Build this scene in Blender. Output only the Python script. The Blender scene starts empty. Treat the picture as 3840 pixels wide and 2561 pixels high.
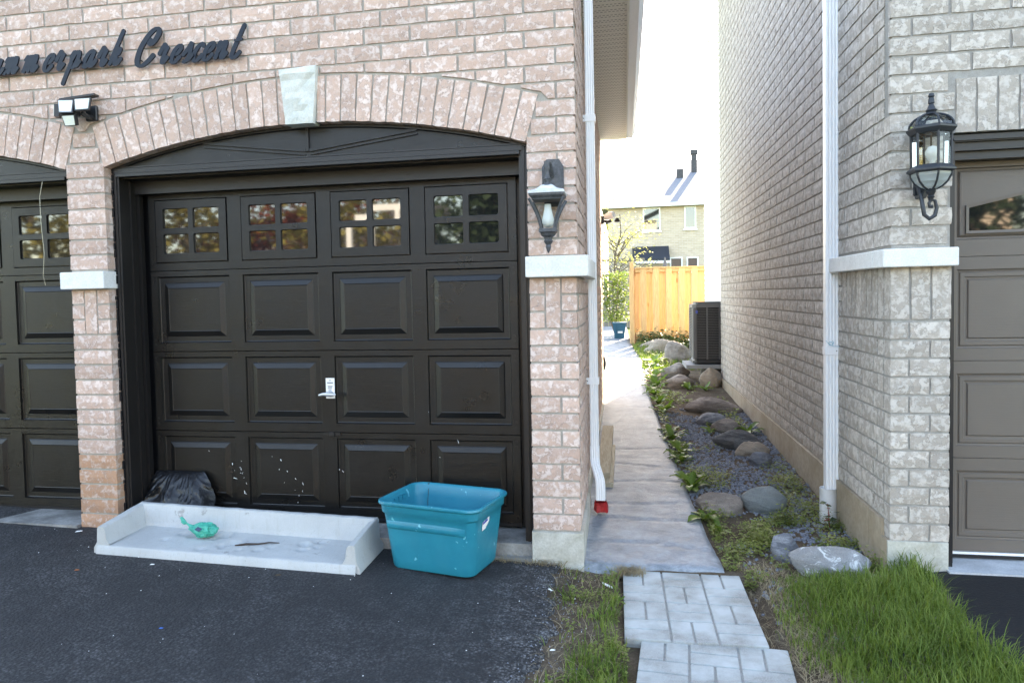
import bpy, math, random
import numpy as np
from mathutils import Matrix, Vector, noise as mnoise
random.seed(7); RNG = np.random.default_rng(7)
SC = bpy.context.scene; COL = SC.collection
# ---------------------------------------------------------------- camera
YAW, PITCH, ROLL, FPX, CX, CY = 0.1891, 0.0426, -0.0212, 2787.42, 1809.35, 1234.77
CAM = Vector((0.24665, -4.02353, 1.46666))
def cam_axes():
    f = Vector((-math.sin(YAW), math.cos(YAW), 0)); r = Vector((math.cos(YAW), math.sin(YAW), 0)); u = Vector((0, 0, 1))
    f2 = f*math.cos(PITCH)-u*math.sin(PITCH); u2 = u*math.cos(PITCH)+f*math.sin(PITCH)
    return r*math.cos(ROLL)+u2*math.sin(ROLL), u2*math.cos(ROLL)-r*math.sin(ROLL), f2
r3, u3, f3 = cam_axes()
cd = bpy.data.cameras.new('camera'); co = bpy.data.objects.new('camera', cd); COL.objects.link(co)
co.matrix_world = Matrix(((r3.x, u3.x, -f3.x, CAM.x), (r3.y, u3.y, -f3.y, CAM.y), (r3.z, u3.z, -f3.z, CAM.z), (0, 0, 0, 1)))
cd.sensor_fit = 'HORIZONTAL'; cd.sensor_width = 36; cd.lens = FPX/3840*36
cd.shift_x = (1920-CX)/3840; cd.shift_y = (CY-1280.5)/3840; cd.clip_start = .05; cd.clip_end = 3000
SC.camera = co
# ---------------------------------------------------------------- sky, sun, exposure
SUN_AZ, SUN_EL = math.radians(16), math.radians(30)      # azimuth measured from +Y towards +X
w = bpy.data.worlds.new('World'); SC.world = w; w.use_nodes = True
nt = w.node_tree; bg = nt.nodes['Background']
sky = nt.nodes.new('ShaderNodeTexSky'); sky.sky_type = 'NISHITA'; sky.sun_disc = False
sky.sun_elevation = SUN_EL; sky.sun_rotation = SUN_AZ
sky.air_density = 1.0; sky.dust_density = 1.0; sky.ozone_density = 1.0
nt.links.new(sky.outputs[0], bg.inputs[0]); bg.inputs[1].default_value = 0.14
sd = bpy.data.lights.new('sun', 'SUN'); sd.energy = 3.6; sd.angle = math.radians(.5); sd.color = (1, .93, .82)
so = bpy.data.objects.new('sun', sd); COL.objects.link(so)
sdir = Vector((math.sin(SUN_AZ)*math.cos(SUN_EL), math.cos(SUN_AZ)*math.cos(SUN_EL), math.sin(SUN_EL)))
so.rotation_euler = sdir.to_track_quat('Z', 'Y').to_euler(); so.location = (4, 20, 15)
SC.view_settings.view_transform = 'Standard'; SC.view_settings.look = 'None'
SC.view_settings.exposure = 3.12; SC.view_settings.gamma = 1
SC.view_settings.use_white_balance = True; SC.view_settings.white_balance_temperature = 7900; SC.view_settings.white_balance_tint = 12
# ---------------------------------------------------------------- materials
M = {}
class NT:
    def __init__(s, m): s.m = m; s.t = m.node_tree; s.b = s.t.nodes['Principled BSDF']
    def n(s, typ, **k):
        nd = s.t.nodes.new('ShaderNode'+typ)
        for a, b in k.items(): setattr(nd, a, b)
        return nd
    def l(s, a, b): s.t.links.new(a, b)
    def pos(s, scale=(1, 1, 1), rnd=False):
        g = s.n('NewGeometry'); mp = s.n('Mapping'); mp.inputs['Scale'].default_value = scale
        s.l(g.outputs['Position'], mp.inputs[0]); return mp.outputs[0]
    def noise(s, vec, scale, detail=4, rough=.6, dist=0):
        nd = s.n('TexNoise'); nd.inputs['Scale'].default_value = scale; nd.inputs['Detail'].default_value = detail
        nd.inputs['Roughness'].default_value = rough; nd.inputs['Distortion'].default_value = dist
        s.l(vec, nd.inputs['Vector']); return nd.outputs[0]
    def vor(s, vec, scale, feat='F1', out='Distance'):
        nd = s.n('TexVoronoi', feature=feat); nd.inputs['Scale'].default_value = scale; s.l(vec, nd.inputs['Vector']); return nd.outputs[out]
    def ramp(s, fac, stops):
        r = s.n('ValToRGB'); s.l(fac, r.inputs[0]); e = r.color_ramp.elements
        while len(e) > 1: e.remove(e[0])
        for i, (p, c) in enumerate(stops):
            x = e[0] if i == 0 else e.new(p)
            x.position = p; x.color = (c, c, c, 1) if not hasattr(c, '__len__') else (*c, 1)
        return r.outputs[0]
    def mix(s, fac, a, b, mode='MIX'):
        x = s.n('Mix', data_type='RGBA', blend_type=mode)
        for sk, v in ((x.inputs[0], fac), (x.inputs[6], a), (x.inputs[7], b)):
            if hasattr(v, 'links'): s.l(v, sk)
            else: sk.default_value = v if not hasattr(v, '__len__') else (*v, 1)[:4]
        return x.outputs[2]
    def math(s, op, a, b=0.0):
        x = s.n('Math', operation=op)
        for sk, v in ((x.inputs[0], a), (x.inputs[1], b)):
            if hasattr(v, 'links'): s.l(v, sk)
            else: sk.default_value = v
        return x.outputs[0]
    def bump(s, h, strength=.5, dist=.004):
        x = s.n('Bump'); x.inputs['Strength'].default_value = strength; x.inputs['Distance'].default_value = dist
        s.l(h, x.inputs['Height']); s.l(x.outputs[0], s.b.inputs['Normal'])
    def rand(s):
        return s.n('ObjectInfo').outputs['Random']
def mat(name, col=(.5, .5, .5), rough=.6, metal=0, spec=.5, fn=None):
    m = bpy.data.materials.new(name); m.use_nodes = True; b = m.node_tree.nodes['Principled BSDF']
    b.inputs['Base Color'].default_value = (*col, 1); b.inputs['Roughness'].default_value = rough
    b.inputs['Metallic'].default_value = metal; b.inputs['Specular IOR Level'].default_value = spec
    if fn: fn(NT(m))
    M[name] = m; return m
def setc(t, c): t.l(c, t.b.inputs['Base Color'])
def f_brick(base, light, dark, thr, lo=.86, hi=1.10):
    def fn(t):
        p = t.pos(); rnd = t.rand()
        ad = t.n('VectorMath', operation='ADD'); cmb = t.n('CombineXYZ'); t.l(t.math('MULTIPLY', rnd, 37.0), cmb.inputs[0]); t.l(t.math('MULTIPLY', rnd, 11.0), cmb.inputs[2])
        t.l(p, ad.inputs[0]); t.l(cmb.outputs[0], ad.inputs[1]); p = ad.outputs[0]
        blot = t.noise(p, 24, 7, .70, .25); fine = t.noise(p, 170, 3, .7)
        b = t.ramp(blot, [(thr-.07, 0), (thr+.06, 1)])
        fis = t.math('ABSOLUTE', t.math('SUBTRACT', blot, thr-.02))
        fl = t.math('MULTIPLY', t.ramp(fis, [(.0, 1), (.015, 0)]), t.ramp(t.noise(p, 8, 2), [(.42, .1), (.55, 1)]))
        med = t.ramp(t.noise(p, 45, 3, .6), [(.35, 0), (.65, 1)])
        c = t.mix(med, base, tuple(x*.90 for x in base))
        c = t.mix(b, c, light); c = t.mix(t.math('MULTIPLY', fl, .75), c, dark)
        c = t.mix(t.ramp(fine, [(.3, .13), (.6, 0)]), c, dark)
        v = t.math('ADD', t.math('MULTIPLY', rnd, hi-lo), lo); cc = t.n('CombineColor')
        for i in range(3): t.l(v, cc.inputs[i])
        c = t.mix(1.0, c, cc.outputs[0], 'MULTIPLY'); setc(t, c)
        h = t.math('SUBTRACT', t.math('ADD', t.math('MULTIPLY', b, .5), t.math('MULTIPLY', fine, .35)), t.math('MULTIPLY', fl, .8))
        t.bump(h, .5, .004)
    return fn
mat('pink_brick', rough=.9, spec=.2, fn=f_brick((.62, .435, .35), (.745, .605, .54), (.23, .125, .09), .53))
mat('orange_brick', rough=.9, spec=.2, fn=f_brick((.50, .29, .185), (.60, .46, .39), (.24, .13, .08), .55))
mat('grey_brick', rough=.9, spec=.2, fn=f_brick((.455, .40, .345), (.60, .55, .495), (.18, .15, .125), .51))
def f_speck(a, b, scale, bs=.3, bd=.003, lo=.35, hi=.65, detail=5):
    def fn(t):
        p = t.pos(); n = t.noise(p, scale, detail, .65); f = t.noise(p, scale*9, 3, .7)
        c = t.mix(t.ramp(n, [(lo, 0), (hi, 1)]), a, b); c = t.mix(t.ramp(f, [(.3, .35), (.6, 0)]), c, tuple(x*.55 for x in a)); setc(t, c)
        t.bump(t.math('ADD', n, t.math('MULTIPLY', f, .5)), bs, bd)
    return fn
mat('mortar_pink', rough=.95, spec=.1, fn=f_speck((.36, .33, .285), (.44, .41, .36), 30))
mat('mortar_grey', rough=.95, spec=.1, fn=f_speck((.31, .295, .27), (.39, .375, .345), 30))
mat('stone_trim', rough=.85, fn=f_speck((.72, .715, .68), (.82, .815, .79), 14, .15))
mat('keystone', rough=.9, fn=f_speck((.60, .61, .55), (.72, .73, .68), 18, .6, .008))
mat('footing', rough=.95, fn=f_speck((.42, .40, .33), (.62, .61, .55), 9, .5, .006))
mat('footing_tan', rough=.95, fn=f_speck((.33, .26, .175), (.44, .37, .28), 3.5, .3, .005))
def f_door(t):
    p = t.pos((3, 1, 190)); n = t.noise(p, 3, 4, .6); p2 = t.pos(); d = t.noise(p2, 60, 3)
    c = t.mix(t.ramp(d, [(.4, 0), (.72, 1)]), (.0066, .0058, .0052), (.0095, .0084, .0076)); setc(t, c)
    t.l(t.ramp(t.noise(p2, 5, 4), [(.3, .26), (.7, .42)]), t.b.inputs['Roughness']); t.bump(n, .32, .003)
mat('door_paint', rough=.4, spec=.42, fn=f_door)
mat('trim_paint', rough=.42, fn=lambda t: (setc(t, t.mix(t.noise(t.pos(), 40), (.009, .008, .008), (.014, .012, .0115))), t.bump(t.noise(t.pos((40, 40, 4)), 4), .15, .003)))
def f_taupe(t):
    p = t.pos((3, 1, 170)); n = t.noise(p, 3, 4, .6)
    setc(t, t.mix(t.noise(t.pos(), 4), (.122, .100, .082), (.150, .126, .105))); t.bump(n, .3, .003)
mat('taupe_door', rough=.5, fn=f_taupe)
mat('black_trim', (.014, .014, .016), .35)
mat('glass', (.012, .013, .014), .03); M['glass'].node_tree.nodes['Principled BSDF'].inputs['IOR'].default_value = 1.95
def f_clear(t):
    tr = t.n('BsdfTransparent'); tr.inputs[0].default_value = (.9, .93, .92, 1); gl = t.n('BsdfGlossy'); gl.inputs['Roughness'].default_value = .04
    fr = t.n('Fresnel'); fr.inputs[0].default_value = 1.5; mx = t.n('MixShader'); t.l(fr.outputs[0], mx.inputs[0]); t.l(tr.outputs[0], mx.inputs[1]); t.l(gl.outputs[0], mx.inputs[2])
    t.l(mx.outputs[0], t.t.nodes['Material Output'].inputs[0])
mat('lamp_glass', fn=f_clear)
def f_frost(t):
    t.b.inputs['Transmission Weight'].default_value = .55
mat('frosted', (.62, .68, .66), .3, fn=f_frost)
mat('bulb', (.86, .86, .82), .25)
mat('lamp_metal', rough=.5, fn=lambda t: (setc(t, t.mix(t.ramp(t.noise(t.pos(), 60), [(.4, 0), (.7, 1)]), (.05, .054, .06), (.10, .105, .115))), t.bump(t.noise(t.pos(), 150), .3, .002)))
mat('lamp_black', rough=.45, fn=lambda t: (setc(t, t.mix(t.noise(t.pos(), 50), (.016, .019, .024), (.035, .04, .047))), t.bump(t.noise(t.pos(), 120), .25, .002)))
mat('lamp_cap', rough=.6, fn=f_speck((.55, .56, .55), (.75, .76, .75), 25, .2))
mat('white_metal', rough=.42, fn=lambda t: setc(t, t.mix(t.ramp(t.noise(t.pos((30, 30, 3)), 3), [(.4, 0), (.8, 1)]), (.86, .87, .88), (.78, .79, .80))))
mat('pvc', rough=.45, fn=lambda t: setc(t, t.mix(t.ramp(t.noise(t.pos(), 12), [(.4, 0), (.75, 1)]), (.70, .71, .72), (.56, .56, .54))))
mat('soffit', rough=.55, fn=lambda t: setc(t, t.mix(t.noise(t.pos(), 8), (.80, .78, .68), (.84, .82, .73))))
mat('soffit_hole', (.22, .20, .17), .9)
mat('red_tape', rough=.4, fn=lambda t: (setc(t, t.mix(t.ramp(t.noise(t.pos(), 40), [(.4, 0), (.75, 1)]), (.45, .012, .014), (.20, .008, .01))), t.bump(t.noise(t.pos(), 60), .8, .006)))
def f_asph(a, b, worn):
    def fn(t):
        p = t.pos(); v = t.vor(p, 75, out='Color'); sp = t.n('SeparateColor'); t.l(v, sp.inputs[0]); d = t.vor(p, 75); v2 = t.vor(p, 150, out='Color'); sp2 = t.n('SeparateColor'); t.l(v2, sp2.inputs[0])
        big = t.noise(p, 1.3, 4, .6); mid = t.noise(p, 7, 5, .65); fine = t.noise(p, 420, 2, .7)
        stone = t.math('MULTIPLY', t.ramp(sp.outputs[0], [(.50, 0), (.62, .6), (1, 1)]), t.ramp(d, [(.25, 1), (.55, .2)])); stone2 = t.ramp(sp2.outputs[0], [(.6, 0), (.95, .8)])
        stone = t.math('MAXIMUM', stone, t.math('MULTIPLY', stone2, .6))
        if worn:
            xx = t.n('SeparateXYZ'); t.l(p, xx.inputs[0])
            edge = t.ramp(t.math('ADD', t.math('MULTIPLY', xx.outputs[0], .8), t.math('MULTIPLY', mid, .9)), [(.02, 0), (.40, .9)])
            edge2 = t.ramp(t.math('ADD', t.math('MULTIPLY', big, .7), t.math('MULTIPLY', mid, .3)), [(.42, .10), (.62, .42)])
            stone = t.math('MULTIPLY', stone, t.math('MAXIMUM', edge, edge2))
        else: stone = t.math('MULTIPLY', stone, .05)
        c = t.mix(stone, a, b); c = t.mix(t.ramp(mid, [(.35, .3), (.7, 0)]), c, tuple(x*.6 for x in a)); setc(t, c)
        t.bump(t.math('ADD', t.math('MULTIPLY', d, -1.0), t.math('MULTIPLY', fine, .4)), .8 if worn else .3, .005)
    return fn
mat('asphalt', rough=.82, spec=.35, fn=f_asph((.028, .0278, .029), (.29, .288, .29), True))
mat('new_asphalt', rough=.7, spec=.4, fn=f_asph((.010, .010, .011), (.06, .06, .06), False))
def f_path(t):
    p = t.pos((1, 1.15, 1)); n = t.noise(p, 5.5, 9, .74, .4); n2 = t.noise(t.pos((1, 1.3, 1)), 22, 8, .74, .5); f = t.noise(t.pos(), 120, 3, .7)
    v = t.math('ADD', t.math('MULTIPLY', n, .6), t.math('MULTIPLY', n2, .4))
    c = t.ramp(v, [(.36, (.10, .115, .135)), (.45, (.19, .215, .24)), (.55, (.30, .33, .36)), (.66, (.48, .51, .54))]); c = t.mix(t.ramp(f, [(.3, .3), (.55, 0)]), c, (.2, .21, .22)); setc(t, c)
    t.l(t.ramp(n2, [(.35, .50), (.65, .75)]), t.b.inputs['Roughness']); t.bump(t.math('ADD', v, t.math('MULTIPLY', f, .08)), .55, .012)
mat('path_concrete', rough=.4, spec=.3, fn=f_path)
mat('paver', rough=.85, fn=lambda t: (setc(t, t.mix(t.ramp(t.noise(t.pos(), 4, 5), [(.4, 0), (.62, 1)]), t.mix(t.ramp(t.noise(t.pos(), 220, 2), [(.35, 1), (.6, 0)]), t.mix(t.ramp(t.noise(t.pos(), 11, 6, .75), [(.48, 0), (.68, .8)]), (.34, .34, .315), (.235, .225, .19)), (.24, .24, .225)), (.45, .475, .465))), t.bump(t.noise(t.pos(), 240, 2, .7), .4, .002)))
mat('paver_joint', rough=.95, fn=f_speck((.25, .25, .235), (.34, .34, .32), 30))
def f_soil(t):
    p = t.pos(); n = t.noise(p, 6, 6, .65); f = t.noise(p, 90, 4, .75)
    c = t.ramp(n, [(.3, (.075, .055, .038)), (.55, (.145, .11, .078)), (.75, (.20, .165, .12))]); c = t.mix(t.ramp(f, [(.35, .6), (.6, 0)]), c, (.05, .037, .026)); c = t.mix(t.ramp(f, [(.62, 0), (.75, .55)]), c, (.30, .27, .22)); setc(t, c); t.bump(t.math('ADD', f, n), .9, .01)
mat('soil', rough=1, spec=.1, fn=f_soil)
mat('lawn', rough=1, spec=.1, fn=f_speck((.05, .085, .018), (.10, .14, .035), 3, .6, .02))
mat('gravel', rough=.85, fn=lambda t: (setc(t, t.mix(t.ramp(t.noise(t.pos(), 45, 2), [(.3, 0), (.7, 1)]), (.10, .112, .14), (.27, .29, .335))), t.bump(t.noise(t.pos(), 200), .5, .003)))
def f_leaf(a, b, c3, scale=7, tr=.45):
    def fn(t):
        n = t.noise(t.pos(), scale, 3, .6); c = t.ramp(n, [(.32, a), (.5, b), (.68, c3)]); f = t.noise(t.pos(), 130, 1)
        c = t.mix(t.ramp(f, [(.4, 0), (.6, .5)]), c, c3); setc(t, c)
        ts = t.n('BsdfTranslucent'); t.l(c, ts.inputs[0]); mx = t.n('MixShader'); mx.inputs[0].default_value = tr
        t.l(t.b.outputs[0], mx.inputs[1]); t.l(ts.outputs[0], mx.inputs[2]); t.l(mx.outputs[0], t.t.nodes['Material Output'].inputs[0])
    return fn
mat('grass', rough=.5, spec=.35, fn=f_leaf((.060, .112, .013), (.115, .185, .024), (.225, .29, .06), 6, .42))
mat('dry_grass', rough=.8, fn=f_leaf((.22, .165, .095), (.32, .25, .15), (.42, .35, .22), 9, .3))
mat('weed', rough=.5, fn=f_leaf((.075, .125, .022), (.165, .225, .045), (.33, .365, .09), 6, .45))
mat('dandelion_leaf', rough=.45, fn=f_leaf((.06, .13, .018), (.11, .20, .025), (.19, .28, .04), 5, .45))
mat('ivy_leaf', rough=.5, fn=f_leaf((.03, .06, .018), (.05, .09, .025), (.09, .13, .04), 6, .35))
mat('yellow_leaf', rough=.6, fn=f_leaf((.13, .125, .035), (.24, .21, .055), (.40, .34, .09), 1.5, .45))
mat('pale_leaf', rough=.6, fn=f_leaf((.20, .25, .06), (.36, .38, .10), (.52, .50, .18), 1.5, .5))
mat('bush_leaf', rough=.6, fn=f_leaf((.07, .13, .02), (.14, .22, .04), (.30, .36, .09), 2.5, .45))
mat('red_leaf', rough=.6, fn=f_leaf((.14, .022, .015), (.26, .045, .025), (.36, .10, .04), 1.5, .45))
mat('fir_leaf', rough=.7, fn=f_leaf((.018, .034, .016), (.03, .055, .024), (.055, .085, .035), 1.5, .25))
mat('red_stem', (.24, .03, .03), .6)
mat('bark', rough=.95, fn=f_speck((.10, .08, .06), (.17, .14, .11), 12, .8, .02))
def f_rock(a, b, c3, lich=0):
    def fn(t):
        p = t.pos(); n = t.noise(p, 6, 6, .65, .6); st = t.noise(t.pos((2, 2, 11)), 5, 5, .6, .5); f = t.noise(p, 150, 3, .7)
        c = t.mix(t.ramp(n, [(.35, 0), (.65, 1)]), a, b); c = t.mix(t.ramp(st, [(.5, 0), (.62, .6)]), c, c3); c = t.mix(t.ramp(f, [(.35, .4), (.55, 0)]), c, tuple(x*.5 for x in a))
        if lich: c = t.mix(t.ramp(t.noise(p, 13, 5, .7, 1), [(.54, 0), (.6, lich)]), c, (.62, .62, .60))
        setc(t, c); t.bump(t.math('ADD', t.math('ADD', n, st), t.math('MULTIPLY', f, .25)), .7, .012)
    return fn
mat('rock_grey', rough=.85, fn=f_rock((.11, .115, .13), (.22, .23, .25), (.30, .31, .33)))
mat('rock_dark', rough=.85, fn=f_rock((.06, .06, .062), (.125, .125, .125), (.19, .19, .19)))
mat('rock_brown', rough=.9, fn=f_rock((.15, .12, .10), (.29, .245, .21), (.36, .31, .26)))
mat('rock_tan', rough=.9, fn=f_rock((.25, .20, .15), (.38, .32, .25), (.28, .22, .17)))
mat('rock_green', rough=.75, fn=f_rock((.135, .155, .15), (.225, .245, .24), (.165, .185, .19)))
mat('rock_white', rough=.9, fn=f_rock((.21, .205, .20), (.34, .335, .33), (.26, .25, .24), .9))
def f_cast(t):
    p = t.pos(); n = t.noise(p, 3, 5, .6); f = t.noise(p, 90, 4, .75); g = t.noise(p, 300, 2, .6); s = t.noise(t.pos((26, 26, 2.2)), 2, 4, .6)
    c = t.ramp(n, [(.3, (.42, .43, .42)), (.7, (.51, .525, .515))]); c = t.mix(t.ramp(f, [(.30, .7), (.38, 0)]), c, (.22, .21, .19)); c = t.mix(t.ramp(g, [(.35, .25), (.6, 0)]), c, (.30, .29, .27))
    c = t.mix(t.ramp(s, [(.55, 0), (.75, .4)]), c, (.34, .32, .27)); c = t.mix(t.ramp(t.noise(p, 7, 6, .75), [(.62, 0), (.66, .75)]), c, (.26, .25, .235)); setc(t, c)
    t.bump(t.math('ADD', t.math('MULTIPLY', t.ramp(f, [(.30, 0), (.42, 1)]), .6), t.math('MULTIPLY', g, .5)), .5, .004)
mat('cast_concrete', rough=.9, fn=f_cast)
mat('apron', rough=.9, fn=f_speck((.16, .155, .145), (.33, .325, .31), 7, .6, .006))
mat('pale_apron', rough=.9, fn=f_speck((.42, .43, .44), (.56, .57, .58), 10, .4, .004))
def f_teal(t):
    p = t.pos(); s = t.noise(t.pos((1, 1, 1)), 26, 2, .5); c = t.mix(t.ramp(t.noise(p, 4, 4), [(.4, 0), (.7, 1)]), (.001, .195, .275), (.002, .235, .32))
    c = t.mix(t.ramp(s, [(.70, 0), (.73, .7)]), c, (.15, .55, .66)); c = t.mix(t.ramp(t.noise(t.pos((3, 3, 40)), 4, 5, .7), [(.62, 0), (.75, .3)]), c, (.06, .33, .42)); setc(t, c); t.l(t.ramp(t.noise(p, 9), [(.35, .32), (.65, .46)]), t.b.inputs['Roughness'])
mat('teal_plastic', rough=.38, fn=f_teal)
def f_film(col):
    def fn(t):
        setc(t, t.mix(t.noise(t.pos(), 20), col, tuple(x*1.5 for x in col))); t.bump(t.math('ADD', t.noise(t.pos(), 35, 5, .7, 2), t.math('MULTIPLY', t.noise(t.pos(), 110, 3, .6, 1), .2)), .35, .010)
    return fn
mat('black_film', rough=.17, spec=.5, fn=f_film((.008, .008, .009)))
mat('green_film', rough=.35, fn=f_film((.02, .30, .22)))
mat('dark_film', (.02, .04, .09), .4)
mat('sign_black', rough=.24, spec=.22, fn=lambda t: setc(t, t.mix(t.noise(t.pos(), 9), (.004, .006, .012), (.009, .012, .022))))
mat('flood_body', (.02, .02, .022), .4); mat('led_panel', rough=.3, fn=lambda t: (setc(t, t.mix(t.ramp(t.vor(t.pos(), 130), [(.2, 1), (.35, 0)]), (.74, .77, .70), (.88, .88, .60)))))
mat('led_clear', rough=.2, fn=lambda t: setc(t, t.mix(t.ramp(t.vor(t.pos(), 110), [(.2, 1), (.35, 0)]), (.70, .73, .75), (.86, .88, .90))))
mat('zinc', (.62, .64, .66), .35, .6); mat('label_white', (.80, .80, .78), .5); mat('label_ink', (.10, .10, .12), .6); mat('label_blue', (.05, .08, .35), .5)
mat('paint_chip', (.75, .77, .78), .7); mat('black_plastic', (.018, .018, .02), .45); mat('chip_dark', (.06, .045, .03), .9); mat('chip_orange', (.30, .10, .03), .8); mat('chip_blue', (.02, .12, .45), .4)
def f_wood(a, b, k=(.25, .11, .04), axis=2):
    def fn(t):
        sc = [22, 22, 22]; sc[axis] = 1.6
        p = t.pos(tuple(sc)); n = t.noise(p, 2.2, 5, .65, 1.2); kn = t.vor(t.pos((5, 5, 1.5)), 1.0); c = t.mix(t.ramp(n, [(.35, 0), (.65, 1)]), a, b); c = t.mix(t.ramp(kn, [(.06, .85), (.12, 0)]), c, k)
        rr = t.rand(); c = t.mix(t.math('MULTIPLY', rr, .25), c, k); setc(t, c); t.bump(n, .3, .004)
    return fn
mat('cedar', rough=.75, fn=f_wood((.50, .30, .13), (.62, .42, .21)))
mat('old_board', rough=.85, fn=f_wood((.34, .29, .20), (.50, .45, .34), (.2, .14, .08), 1))
mat('grey_wood', rough=.9, fn=f_wood((.16, .15, .145), (.24, .23, .22), (.1, .09, .09)))
mat('ac_grey', rough=.5, fn=lambda t: setc(t, t.mix(t.noise(t.pos(), 6), (.075, .075, .078), (.10, .10, .102)))); mat('ac_dark', (.015, .015, .017), .5); mat('ac_pad', (.22, .225, .23), .8)
mat('siding', rough=.6, fn=lambda t: setc(t, t.mix(t.noise(t.pos(), 3), (.74, .73, .69), (.80, .79, .75))))
mat('pale_shingle', rough=.9, fn=f_speck((.15, .16, .185), (.22, .23, .25), 14, .5, .02)); mat('shingle', rough=.9, fn=f_speck((.10, .105, .12), (.17, .175, .19), 14, .7, .02)); mat('dark_awning', (.02, .024, .035), .7); mat('white_paint', (.78, .78, .76), .5); mat('bin_blue', (.02, .12, .19), .5); mat('umbrella_cloth', (.14, .13, .14), .9)
def f_farbrick(t):
    tc = t.n('NewGeometry'); sx = t.n('SeparateXYZ'); t.l(tc.outputs['Position'], sx.inputs[0]); cb = t.n('CombineXYZ'); t.l(sx.outputs[0], cb.inputs[0]); t.l(sx.outputs[2], cb.inputs[1])
    b = t.n('TexBrick'); t.l(cb.outputs[0], b.inputs[0]); b.inputs['Scale'].default_value = 1; b.inputs['Brick Width'].default_value = .26; b.inputs['Row Height'].default_value = .09; b.inputs['Mortar Size'].default_value = .008
    b.inputs['Color1'].default_value = (.56, .45, .34, 1); b.inputs['Color2'].default_value = (.46, .36, .27, 1); b.inputs['Mortar'].default_value = (.56, .50, .43, 1); t.l(b.outputs[0], t.b.inputs['Base Color'])
mat('far_brick', rough=.9, fn=f_farbrick)
mat('stucco', rough=.9, fn=f_speck((.62, .60, .54), (.70, .68, .62), 5)); mat('roof_dark', rough=.9, fn=f_speck((.05, .05, .055), (.09, .09, .095), 10)); mat('red_wall', rough=.9, fn=f_speck((.26, .10, .07), (.33, .14, .10), 8))
mat('rubber', (.018, .018, .018), .7); mat('twine', (.16, .45, .55), .6); mat('wire', (.42, .38, .28), .6); mat('twig', (.05, .035, .028), .9)
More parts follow.
